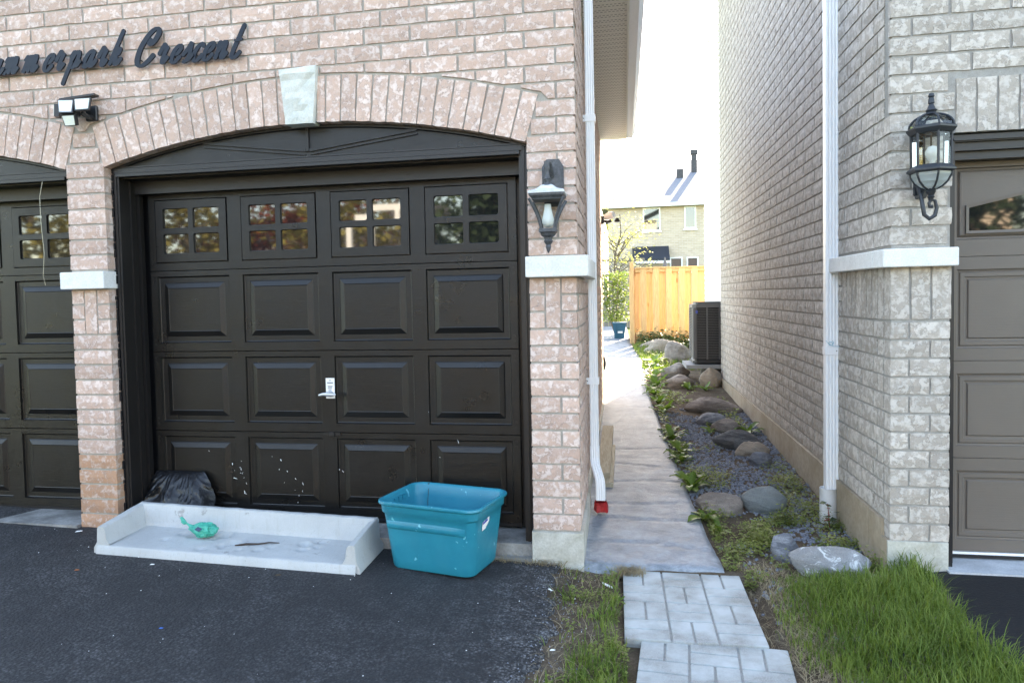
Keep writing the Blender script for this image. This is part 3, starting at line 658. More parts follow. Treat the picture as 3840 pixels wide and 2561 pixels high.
# handle, slide lock, scuffs
mb = MB(); mb.box(-1.562, -1.506, YD-.005, YD-.001, .868, .993); hp = mb.build('handle_plate', 'label_white', d1)
mb = MB()
for z, a, b in ((.979, -1.542, -1.528), (.966, -1.554, -1.514), (.961, -1.552, -1.516), (.944, -1.550, -1.518), (.937, -1.548, -1.520), (.930, -1.550, -1.522), (.922, -1.546, -1.524)): mb.box(a, b, YD-.0056, YD-.0051, z-.0018, z+.0018)
mb.build('plate_print', 'label_ink', d1)
mb = MB(); mb.lathe([(.020, 0), (.020, .010), (.012, .018), (.010, .045)], (0, 0, 0), 14); hv = [(x-1.534, YD-.005-z, y+.898) for x, y, z in mb.v]; mb.v = hv; mb.tube([(-1.590, YD-.052, .893), (-1.56, YD-.056, .900), (-1.534, YD-.058, .900), (-1.508, YD-.056, .898), (-1.482, YD-.05, .897)], [.006, .010, .013, .010, .006], 8); smooth_by(mb.build('handle', 'zinc', d1), 50)
mb = MB(); mb.box(-1.585, -1.475, YD-.012, YD, .640, .657); mb.cbox(-1.548, -1.512, YD-.02, YD-.012, .634, .662, .003); mb.build('lock_bracket', 'trim_paint', d1)
mb = MB(); rr = random.Random(3)
for (px, pz, n, sp) in ((-2.15, .41, 9, .03), (-2.13, .31, 5, .03), (-1.93, .47, 3, .05), (-1.74, .30, 5, .03), (-1.83, .37, 3, .04), (-2.45, .44, 2, .08), (-1.48, .40, 2, .02), (-.75, .42, 3, .12), (-1.05, .50, 2, .15)):
    for _ in range(n):
        x, z = px+rr.gauss(0, sp), max(pz+rr.gauss(0, sp*1.6), .18); l = rr.uniform(.003, .028)*rr.random()**.5; a = rr.gauss(-1.2, .5); w_ = rr.uniform(.0012, .0045); dx, dz = math.cos(a)*l, math.sin(a)*l
        m_ = [(0, 0), (dx*.4-w_*.3, dz*.4), (dx, dz), (dx*.9+w_*.4, dz*.8+w_*.3), (dx*.5+w_, dz*.45+w_*.2), (w_*.6, w_*.5)]
        mb.add([(x+p_, YD-.0009, z+q_) for p_, q_ in m_], [(0, 1, 2, 3, 4, 5)])
tag(mb.build('paint_scuffs', 'paint_chip', d1), kind='stuff')
# casing, jambs, arched tympanum
def garage_trim(ac, full=True):
    a, b = ac-HW, ac+HW; mb = MB(); zb = 2.262
    pts = span(a+.004, b-.004, 28); yT = .075
    for p, q in zip(pts, pts[1:]): mb.add([(p, yT, zb), (q, yT, zb), (q, yT, intr(q, ac)-.002), (p, yT, intr(p, ac)-.002)], [(0, 1, 2, 3)])
    ty = mb.build('tympanum', 'door_paint', ph)
    mb = MB()
    for p, q in zip(pts, pts[1:]):                               # bead under the arch
        mb.add([(p, yT-.012, intr(p, ac)-.014), (q, yT-.012, intr(q, ac)-.014), (q, yT-.012, intr(q, ac)-.001), (p, yT-.012, intr(p, ac)-.001), (p, yT, intr(p, ac)-.020), (q, yT, intr(q, ac)-.020)], [(0, 1, 2, 3), (4, 5, 1, 0)])
    mb.build('arch_bead', 'black_trim', ty)
    mb = MB(); mb.box(ac-.009, ac+.009, yT-.012, yT-.0005, 2.335, intr(ac, ac)-.015)
    for s in (-1, 1):
        x0, z0, x1, z1 = ac+s*.012, 2.332, ac+s*.66, intr(ac+.66, ac)-.022
        for off, hh in ((0, .018), (.020, .007)):
            P = [(x0, z0-off), (x1, z1-off), (x1, z1-off+hh), (x0, z0-off+hh)]
            if s < 0: P = P[::-1]
            mb.prism(P, yT-.010, yT-.0007)
    mb.build('batten', 'door_paint', ty)
    mb = MB(); zz = [(2.312, .062), (2.296, .055), (2.280, .050)]
    mb.box(a+.03, b-.03, .060, .074, 2.300, 2.308); mb.box(a+.03, b-.03, .052, .0745, 2.268, 2.296)
    mb.box(a+.045, b-.045, .040, .09, 2.246, 2.264); mb.box(a+.05, b-.05, .09, .24, 2.238, 2.252); mb.box(a+.05, b-.05, .20, .262, 2.160, 2.240)
    mb.build('head_casing', 'trim_paint', ph)
    for s, xe in ((1, a), (-1, b)):
        mb = MB(); X = lambda d: xe+s*d
        def bb(d0, d1, y0, y1, z0, z1): x0, x1 = sorted((X(d0), X(d1))); mb.box(x0, x1, y0, y1, z0, z1)
        bb(.002, .020, .072, .10, .06, 2.305); bb(.020, .036, .060, .10, .06, 2.29); bb(.036, .050, .066, .10, .06, 2.27)
        bb(.030, .048, .10, .262, .08, 2.25); bb(.048, .060, .16, .20, .08, 2.24); bb(.048, .072, .225, .262, .08, 2.23)
        mb.build('jamb', 'trim_paint', ph)
        mb = MB(); rr = random.Random(5); z = .12                   # caulk smear on the brick edge
        while z < 2.28:
            l = rr.uniform(.02, .07); bb(.0005, .006+rr.uniform(0, .006), .064+rr.uniform(-.01, .004), .075, z, z+l); z += l+rr.uniform(0, .01)
        mb.build('caulk', 'black_trim', ph)
garage_trim(AC); garage_trim(AC2)
# black sheet standing for the unlit garage interior, gutter, soffit
mb = MB(); mb.box(XL, -.27, .33, .36, 0, 2.6); mb.build('dark_backing', 'black_trim', ph)
sf = MB(); y = .95
while y < 5.75:
    sf.box(-.06, .292, y, y+.092, 3.466, 3.472); sf.box(-.06, .292, y+.092, y+.10, 3.466, 3.478); y += .10
sofo = sf.build('soffit', 'soffit', ph)
mb = MB(); y = .95
while y < 5.7:
    for r in range(2):
        for k in range(11):
            x = -.02+k*.028+(r % 2)*.014; mb.box(x, x+.016, y+.022+r*.034, y+.029+r*.034, 3.4652, 3.4658)
    y += .10
mb.build('soffit_vents', 'soffit_hole', sofo)
mb = MB(); mb.box(.292, .308, .90, 5.80, 3.452, 3.60); mb.box(.2925, .3, .90, 5.8, 3.440, 3.452); mb.build('fascia', 'soffit', ph)
gp = [(.309, 3.60), (.309, 3.475), (.375, 3.468), (.392, 3.50), (.415, 3.545), (.415, 3.59)]
mb = MB(); n = len(gp)
mb.add([(x, .90, z) for x, z in gp]+[(x, 5.8, z) for x, z in gp], [(i, i+1, i+n+1, i+n) for i in range(n-1)]+[tuple(range(n)), tuple(range(2*n-1, n-1, -1))]); mb.build('gutter', 'white_metal', ph)
mb = MB(); mb.add([(.36, .85, 3.60), (.36, 5.85, 3.60), (-3.4, 4.6, 5.2), (-3.4, .85, 5.2), (-3.4, 5.85, 5.2)], [(0, 1, 4, 3), ]); mb.box(XL, -.02, .262, .9, TOP, TOP+.05); mb.build('roof', 'shingle', ph)
# ---------------------------------------------------------------- grey house
gh = empty('brick_house', (3, 0, 0), 'grey brick house with taupe garage door on the right', 'house')
GX = 1.547; GZ = .194; GU = 1.679; GTOP = GU+H*24; GW = 1.576; GP1 = 1.827; OPZ = 2.213
mb = MB(); mb.box(GX+.009, GP1-.006, .009, .30, .0, GTOP); mb.box(GX+.009, GP1, .30, .99, .0, GTOP); mb.box(GP1-.006, 5.2, .009, .30, OPZ+.006, GTOP); mb.box(4.40, 5.2, .009, .3, 0, OPZ+.006)
mb.box(GW+.009, 2.0, .99, 6.90, .0, 6.2)
wall2 = mb.build('wall', 'mortar_grey', gh)
mb = MB(); mb.box(GX-.010, GP1-.012, -.012, .004, -.10, GZ+.004); mb.build('footing', 'footing', gh); mb = MB(); mb.box(GX-.012, GP1-.012, .004, .0895, -.10, GZ+.003); mb.build('footing', 'footing_tan', gh)
mb = MB(); mb.box(GX-.010, GP1, .3005, 1.0, -.10, GZ+H-.004); mb.box(GX-.008, GP1, .09, .3005, -.10, GZ+H-.006); mb.box(GW-.012, 1.9, 1.0, 6.91, -.10, .278); mb.build('footing', 'footing_tan', gh)
# pillar bricks
for k in range(0, 12):
    z = GZ+k*H+H/2
    if k % 2 == 0: brick(wall2, GX+.093, z, .176, H-J, 0, .095, 'grey_brick', pr=3); brick(wall2, GX+.233, z, .085, H-J, 0, .095, 'grey_brick', pr=3)
    else: brick(wall2, GX+.045, z, .08, H-J, 0, .095, 'grey_brick', pr=3); brick(wall2, GX+.185, z, .18, H-J, 0, .095, 'grey_brick', pr=3)
for c in range(3): brick(wall2, GX+.047+c*.0933+(.002*c), GZ+13*H+H*.5+.004, .0833, 3*H-.012, 0, .095, 'grey_brick', pr=3)
# upper front courses
for i in range(24):
    z0 = GU+i*H; z = z0+H/2
    segs = [(0, .0965)] if i % 2 else []
    x = .0965 if i % 2 else 0
    while x < 3.2: segs.append((x, x+L)); x += L
    for a, b in segs:
        a_, b_ = a+(J/2 if a > 0 else 0), b-J/2
        X0, X1 = GX+a_, GX+b_; pr = 2 if X0 < 2.15 and z < 3.4 else .1
        if z < OPZ-.02:
            X1 = min(X1, GP1)
        elif z < 2.485: X1 = min(X1, GP1+.008)
        if X1-X0 > .03: brick(wall2, (X0+X1)/2, z, X1-X0, H-J, 0, .095 if z < 2.3 else .03, 'grey_brick', pr=pr)
x = GP1+.018
while x < 4.4: brick(wall2, x+.0415, (OPZ+2.478)/2+.004, .083, .258, 0, .095, 'grey_brick', pr=3 if x < 2.2 else .2); x += .0932
# return wall (faces -X)
def side_rows(wall, xw, ya, yb, zs, m, pr0, off=0.0):
    for j, z in enumerate(zs):
        segs = []; y = ya+(.0965 if (j+off) % 2 else .16)
        segs.append((ya, y))
        while y < yb: segs.append((y, min(y+L, yb))); y += L
        for p, q in segs:
            if q-p > .025: brick(wall, xw, z, q-p-J, H-J, (p+q)/2, .03, m, 'L', pr=pr0-.1*p-.02*abs(z-1.4))
zs = [GZ+k*H+H/2 for k in range(1, 12)]; side_rows(wall2, GX, .097, .985, zs, 'grey_brick', 1.9)
zs = [GU+k*H+H/2 for k in range(0, 22)]; side_rows(wall2, GX, .097, .985, zs, 'grey_brick', 1.8)
y = .10
k = 0
while y < .84: brick(wall2, GX, GZ+13.5*H+.002, .0815, 3*H-.012, y+.045, .03, 'grey_brick', 'L', pr=1.9); y += .0925
for k in range(3): brick(wall2, GX, GZ+(12.5+k)*H, .12, H-J, .915, .03, 'grey_brick', 'L', pr=1.8)
zs = [.283+k*H+H/2 for k in range(0, 64)]; side_rows(wall2, GW, .995, 6.90, zs, 'grey_brick', 1.45)
# ledge
mb = MB(); mb.cbox(1.498, 1.838, -.056, .10, 1.573, 1.662, .004); lo = mb.build('ledge', 'stone_trim', gh)
mb = MB(); mb.cbox(1.496, 1.548, .102, .93, 1.574, 1.661, .004); mb.build('ledge', 'stone_trim', gh)
# taupe door
def taupe_door():
    x0, x1, Y = GP1+.045, 4.36, .16; Z = [.107, .592, 1.092, 1.622, 2.12]; mb = MB(); cells = []
    pw = (x1-x0)/4
    for s in range(4):
        hs = []
        for c in range(4):
            a = x0+c*pw; h = (a+.042, a+pw-.042, Z[s]+.062, Z[s+1]-.065) if s < 3 else (a+.034, a+pw-.034, Z[s]+.085, Z[s+1]-.05); hs.append(h); cells.append((s, c, h))
        frame_face(mb, x0, x1, Z[s]+.0015, Z[s+1]-.0015, hs, Y)
        mb.add([(x0, Y, Z[s+1]-.0015), (x1, Y, Z[s+1]-.0015), (x1, Y+.012, Z[s+1]), (x0, Y+.012, Z[s+1])], [(0, 1, 2, 3)]); mb.add([(x0, Y+.012, Z[s]), (x1, Y+.012, Z[s]), (x1, Y, Z[s]+.0015), (x0, Y, Z[s]+.0015)], [(0, 1, 2, 3)])
    mb.box(x0, x1, Y+.04, Y+.05, .1, 2.12)
    door = mb.build('garage_door', 'taupe_door', gh); tag(door, 'taupe panelled garage door with small slanted window')
    for s, c, h in cells:
        if c > 1: 
            q = MB(); panel_rings(q, *h, Y, [(0, 0), (.03, .01)]); q.build('panel', 'taupe_door', door); continue
        q = MB()
        if s < 3: panel_rings(q, *h, Y, [(0, 0), (.004, .008), (.012, .010), (.018, .004), (.036, .004), (.040, .009), (.050, .010), (.056, .003)])
        else: panel_rings(q, *h, Y, [(0, 0), (.005, .014), (.014, .016), (.022, .006), (.030, .004), (.034, .0045)])
        q.build('panel', 'taupe_door', door)
        if s == 3:
            X0, X1, Z0, Z1 = h; wx0 = X0+.06 if c == 0 else X0+.05; wx1 = X1-.12 if c == 0 else X1-.06; wz0 = Z0+.045
            P = [(wx0, wz0), (wx1, wz0), (wx1, wz0+.20), (wx0, wz0+.115)] if c == 0 else [(wx0, wz0), (wx1, wz0), (wx1, wz0+.23), (wx0, wz0+.20)]
            P2 = [(wx0-.014, wz0-.014), (wx1+.014, wz0-.014), (wx1+.014, P[2][1]+.018), (wx0-.014, P[3][1]+.013)]
            yy = Y+.0045; f = MB(); vs = [(x, yy-.0005, z) for x, z in P2]+[(x, yy-.012, z) for x, z in P2]+[(x, yy-.010, z) for x, z in P]+[(x, yy-.001, z) for x, z in P]
            f.add(vs, [(a+r, (a+1) % 4+r, (a+1) % 4+r+4, a+r+4) for r in (0, 4, 8) for a in range(4)]); f.build('window_frame', 'taupe_door', door)
            g = MB(); g.add([(x, yy-.0018, z) for x, z in P], [(0, 1, 2, 3)]); g.build('pane', 'glass', door)
    mb = MB(); mb.box(x0, x1, Y-.004, Y+.03, .092, .104); mb.build('bottom_strip', 'white_metal', door)
    mb = MB(); mb.box(x0, x1, Y, Y+.04, .075, .092); mb.build('bottom_seal', 'black_trim', door)
    mb = MB(); z1 = OPZ
    mb.box(GP1+.002, 4.4, .03, .13, z1-.035, z1-.001); mb.box(GP1+.014, 4.4, .018, .03, z1-.030, z1-.018); mb.box(GP1+.020, 4.4, .05, .15, z1-.075, z1-.035); mb.box(GP1+.03, 4.4, .08, .158, z1-.115, z1-.075)
    mb.box(GP1+.002, GP1+.022, .03, .14, .03, z1-.035); mb.box(GP1+.022, GP1+.047, .09, .158, .05, z1-.115)
    for k in range(13): z = GZ+k*H; mb.box(GP1-.010, GP1+.003, .02, .06, z-.006, z+.006)
    mb.build('door_casing', 'black_trim', gh)
taupe_door()
mb = MB(); mb.box(GP1-.02, 4.4, -.045, .22, -.05, .066); mb.build('threshold', 'pale_apron', gh)
# recessed siding wing, eave, roof
mb = MB(); z = .24
while z < 7.55: mb.add([(1.842, 6.95, z), (1.842, 11.6, z), (1.856, 11.6, z+.1), (1.856, 6.95, z+.1), (1.842, 6.95, z), (1.842, 11.6, z)], [(1, 0, 3, 2)]); mb.add([(1.842, 6.95, z), (1.842, 11.6, z), (1.856, 11.6, z), (1.856, 6.95, z)], [(0, 1, 2, 3)]); z += .1
mb.box(1.858, 3.0, 6.92, 11.58, -.1, 7.6); mb.build('siding', 'siding', gh)
mb = MB(); mb.box(1.62, 3.0, 6.92, 11.95, 7.60, 7.64); mb.box(1.59, 1.62, 6.92, 11.95, 7.58, 7.78); mb.box(1.23, 2.2, .9, 6.92, 6.20, 6.24); mb.build('eave', 'white_paint', gh)
mb = MB(); mb.add([(1.2, .9, 6.26), (1.2, 6.92, 6.26), (5.5, 6.92, 8.6), (5.5, .9, 8.6)], [(0, 3, 2, 1)]); mb.add([(1.57, 6.9, 7.80), (1.57, 12.0, 7.80), (5.5, 12.0, 9.6), (5.5, 6.9, 9.6)], [(0, 3, 2, 1)]); mb.box(3.0, 9, .95, 11.5, 0, 5.2); mb.build('roof', 'shingle', gh)
flush_bricks(300)
# ---------------------------------------------------------------- wall lettering
def catmull(P, k=7):
    P = [P[0]]+list(P)+[P[-1]]; out = []
    for i in range(1, len(P)-2):
        p0, p1, p2, p3 = P[i-1:i+3]
        for t in range(k):
            u = t/k; out.append(tuple(.5*((2*p1[d])+(-p0[d]+p2[d])*u+(2*p0[d]-5*p1[d]+4*p2[d]-p3[d])*u*u+(-p0[d]+3*p1[d]-3*p2[d]+p3[d])*u**3) for d in (0, 1)))
    out.append(P[-2]); return out
GL = {
 'S': [[(-.2, .35), (.1, .02), (.5, .0), (.75, .45), (.5, .95), (.25, 1.4), (.45, 1.95), (.85, 2.0), (1.0, 1.6), (.8, 1.4)]],
 'u': [[(-.1, .75), (.06, 1.0), (.06, .55), (.08, .15), (.26, .0), (.46, .25), (.60, 1.0)], [(.60, 1.0), (.57, .45), (.64, .06), (.82, .12), (.98, .45)]],
 'm': [[(-.08, .7), (.06, 1.0), (.10, .6), (.06, .0)], [(.08, .35), (.24, .85), (.38, .98), (.44, .7), (.40, .0)], [(.42, .35), (.58, .85), (.72, .98), (.78, .65), (.75, .18), (.86, .04), (1.06, .4)]],
 'n': [[(-.08, .7), (.06, 1.0), (.10, .6), (.06, .0)], [(.08, .35), (.26, .85), (.42, .98), (.48, .65), (.45, .18), (.56, .04), (.76, .4)]],
 'e': [[(.02, .42), (.28, .5), (.44, .78), (.32, 1.0), (.1, .8), (.02, .4), (.12, .06), (.34, .02), (.60, .38)]],
 'r': [[(-.12, .5), (.06, 1.12), (.16, .92), (.38, .98)], [(.38, .98), (.30, .6), (.30, .15), (.42, .02), (.62, .4)]],
 'p': [[(-.1, .65), (.08, 1.02), (.08, .5), (.02, -.2), (-.02, -.95)], [(.06, .45), (.22, .92), (.44, .98), (.52, .6), (.40, .1), (.16, .04)], [(.4, .1), (.6, .12), (.78, .45)]],
 'a': [[(.52, .84), (.34, 1.0), (.10, .75), (.04, .3), (.18, .02), (.38, .25), (.54, .98)], [(.54, .98), (.51, .4), (.58, .04), (.74, .12), (.9, .45)]],
 'k': [[(.22, 2.08), (.16, 1.4), (.10, .7), (.04, .0)], [(.10, .45), (.30, .92), (.46, .92), (.44, .62), (.18, .52)], [(.20, .52), (.40, .42), (.46, .05), (.62, .02), (.82, .4)]],
 'C': [[(.58, 1.52), (.50, 1.30), (.64, 1.18), (.84, 1.42), (.92, 1.85), (.66, 2.08), (.30, 1.75), (.04, 1.0), (.10, .25), (.42, -.05), (.80, .15), (1.12, .6)]],
 's': [[(-.1, .35), (.14, .75), (.26, 1.1), (.32, .75), (.40, .35), (.26, .0), (.06, .08)], [(.24, .0), (.46, .1), (.64, .42)]],
 'c': [[(.44, .76), (.34, 1.0), (.12, .82), (.02, .4), (.14, .05), (.36, .02), (.60, .4)]],
 't': [[(.18, 1.95), (.10, 1.1), (.04, .35), (.14, .02), (.34, .06), (.55, .4)], [(-.12, 1.02), (.14, .98), (.42, 1.06)]],
}
def lettering():
    root = empty('house_sign', (-2.7, -.03, 2.9), 'black script street name lettering high on the pink wall', 'sign')
    U, SL, ZB, Y = .098, .50, 2.888, -.034
    seq = [('S', -3.80), ('u', -3.575), ('m', -3.475), ('m', -3.338), ('e', -3.195), ('r', -3.115), ('p', -3.02), ('a', -2.925), ('r', -2.825), ('k', -2.745),
           ('C', -2.575), ('r', -2.425), ('e', -2.345), ('s', -2.27), ('c', -2.205), ('e', -2.138), ('n', -2.062), ('t', -1.962)]
    for ch, x0 in seq:
        mb = MB(); zb = ZB-(.018 if x0 > -2.6 else 0)+(.03*(x0+2.2) if x0 > -2.6 else 0)*-.3
        for si, st in enumerate(GL[ch]):
            pts = catmull(st, 6); pts = [(x0+(x+SL*z*.9)*U, zb+z*U) for x, z in pts]; n = len(pts); y = Y-.0045*si
            Lf, Rt = [], []
            for i, (x, z) in enumerate(pts):
                dx = pts[min(i+1, n-1)][0]-pts[max(i-1, 0)][0]; dz = pts[min(i+1, n-1)][1]-pts[max(i-1, 0)][1]; l = math.hypot(dx, dz) or 1; dx /= l; dz /= l
                wdt = U*(.062+.078*abs(dz))*(1.25 if ch in 'SC' else 1)*(.45 if i in (0, n-1) else 1)
                Lf.append((x-dz*wdt, z+dx*wdt)); Rt.append((x+dz*wdt, z-dx*wdt))
            yy = [y-.0035*i/n for i in range(n)]; vs = [(x, q, z) for (x, z), q in zip(Lf, yy)]+[(x, q, z) for (x, z), q in zip(Rt, yy)]+[(x, q+.010, z) for (x, z), q in zip(Lf, yy)]+[(x, q+.010, z) for (x, z), q in zip(Rt, yy)]
            fs = []
            for i in range(n-1): fs += [(n+i, n+i+1, i+1, i), (2*n+i, 2*n+i+1, 3*n+i+1, 3*n+i), (i, i+1, 2*n+i+1, 2*n+i), (n+i+1, n+i, 3*n+i, 3*n+i+1)]
            fs += [(0, 2*n, 3*n, n), (n-1, 2*n-1, 4*n-1, 3*n-1)]
            mb.add(vs, fs)
        mb.box(x0+.03, x0+.036, Y+.011, .004, zb+.03, zb+.036)
        mb.build('letter', 'sign_black', root)
lettering()
# ---------------------------------------------------------------- solar flood light on the pink wall
def flood():
    r = empty('flood_light', (-2.965, 0, 2.645), 'white four-headed LED floodlight beside the left arch', 'light')
    def quadbox(pts, d, thick, m, name, par):
        mb = MB(); P = [Vector(p) for p in pts]; d = Vector(d).normalized()*thick; mb.add(P+[p+d for p in P], [(0, 1, 2, 3), (7, 6, 5, 4), (0, 4, 5, 1), (1, 5, 6, 2), (2, 6, 7, 3), (3, 7, 4, 0)]); return mb.build(name, m, par)
    mb = MB(); mb.cbox(-2.90, -2.835, -.02, 0, 2.585, 2.66, .004); mb.tube([(-2.862, -.02, 2.60), (-2.862, -.05, 2.598), (-2.875, -.08, 2.61)], .012, 8); mb.cbox(-2.985, -2.895, -.10, -.055, 2.596, 2.672, .006); mb.build('body', 'flood_body', r)
    quadbox([(-2.988, -.095, 2.678), (-2.815, -.06, 2.70), (-2.83, .0, 2.705), (-2.99, -.02, 2.682)], (0, 0, 1), .01, 'flood_body', 'solar_panel', r)
    def head(c, ax, az, w, h, m, name):
        c = Vector(c); ax = Vector(ax).normalized(); az = Vector(az).normalized(); n = ax.cross(az)
        for s_, mm, nm, off in ((1, 'flood_body', 'head', 0), (.84, m, name, 0)):
            P = [c+ax*(w*s_*a)+az*(h*s_*b) for a, b in ((-.42, -.5), (.42, -.5), (.5, .5), (-.5, .5))]
            if nm == 'head': quadbox([p for p in P], -n, .022, mm, nm, r)
            else: quadbox([p+n*.003 for p in P], -n, .0025, mm, nm, r)
    head((-2.935, -.118, 2.640), (1, .05, -.04), (0, .10, 1), .092, .068, 'led_clear', 'led_panel')
    head((-2.852, -.105, 2.648), (1, .45, .12), (0, .12, 1), .082, .062, 'led_panel', 'led_panel')
    head((-2.928, -.105, 2.572), (1, 0, .0), (0, -.35, 1), .076, .055, 'led_panel', 'led_panel')
    head((-3.02, -.085, 2.628), (.35, -.75, 0), (0, .10, 1), .06, .062, 'led_panel', 'led_panel'); r.location = (r.location.x-.03, r.location.y-.01, r.location.z); r.scale = (1.18, 1.1, 1.18)
    mb = MB(); mb.lathe([(.011, 0), (.009, .008), (.004, .011)], (0, 0, 0), 10); mb.v = [(x-2.935, -.124-z, y+2.642) for x, y, z in mb.v]; mb.build('sensor', 'zinc', r)
flood()
# ---------------------------------------------------------------- lantern on the pink pillar
def lantern_pink():
    cx, cy = -.139, -.125
    r = empty('wall_lantern', (cx, 0, 1.95), 'grey down-hanging wall lantern with white cap on the pink pillar', 'lantern')
    px = -.120
    P = [(px-.033, 2.196), (px-.058, 2.155), (px-.058, 1.985), (px-.036, 1.945), (px+.036, 1.945), (px+.058, 1.985), (px+.058, 2.155), (px+.033, 2.196)]
    mb = MB(); mb.prism(P, -.016, .0); Q = [((x-px)*.8+px, (z-2.07)*.86+2.07) for x, z in P]; mb.prism(Q, -.024, -.0155); mb.build('back_plate', 'lamp_metal', r)
    mb = MB(); mb.tube([(px-.004, -.02, 2.10), (px-.008, -.06, 2.145), (px-.012, -.09, 2.165), (cx, cy, 2.160), (cx, cy, 2.12)], [.012, .013, .013, .016, .011], 10)
    mb.lathe([(.013, .115), (.016, .095), (.011, .085), (.013, .06), (.016, .045), (.026, .040), (.018, .030), (.016, .02), (.030, .008), (.032, 0)], (cx, cy, 2.035), 14); smooth_by(mb.build('arm', 'lamp_metal', r))
    mb = MB(); mb.lathe([(.03, .040), (.045, .034), (.075, .016), (.130, .002), (.132, -.010), (.124, -.012)][::-1], (cx, cy, 2.005), 4, rot=math.pi/4); mb.build('cap', 'lamp_cap', r)
    mb = MB(); mb.lathe([(.126, 0), (.126, -.008), (.108, -.022), (.106, -.028)][::-1], (cx, cy, 1.992), 4, rot=math.pi/4); mb.build('rim', 'lamp_metal', r)
    def hw(t): return .076*(1-t)**1.7*.62+.033+.008*(1-t)       # half width from top (t=0) to base (t=1)
    zt, zb = 1.968, 1.808
    mb = MB()
    for sx in (-1, 1):
        for sy in (-1, 1):
            mb.tube([(cx+sx*hw(t), cy+sy*hw(t), zt+(zb-zt)*t) for t in [i/8 for i in range(9)]], [.0075]*9, 6)
    smooth_by(mb.build('rib', 'lamp_metal', r))
    for q in range(4):
        mb = MB(); rot = Matrix.Rotation(q*math.pi/2, 3, 'Z'); vs = []
        for i in range(9):
            t = i/8; h_ = hw(t)-.002
            for s_ in (-1, 1): p = rot @ Vector((s_*h_, -h_, 0)); vs.append((cx+p.x, cy+p.y, zt+(zb-zt)*t))
        mb.add(vs, [(2*i, 2*i+1, 2*i+3, 2*i+2) for i in range(8)]); mb.build('pane', 'lamp_glass', r, True)
    mb = MB(); mb.lathe([(.064, .012), (.064, -.006), (.050, -.012)][::-1], (cx, cy, 1.806), 4, rot=math.pi/4); mb.lathe([(.042, 0), (.036, -.012), (.022, -.022), (.020, -.034), (.025, -.040), (.018, -.052), (.012, -.060), (.015, -.070), (.008, -.092), (.002, -.102)][::-1], (cx, cy, 1.794), 12); mb.build('finial', 'lamp_metal', r)
    mb = MB(); mb.lathe([(.004, -.075), (.022, -.070), (.030, -.052), (.032, -.035), (.026, -.010), (.019, .02), (.017, .045)], (cx, cy, 1.90), 14); mb.build('bulb', 'bulb', r, True)
lantern_pink()
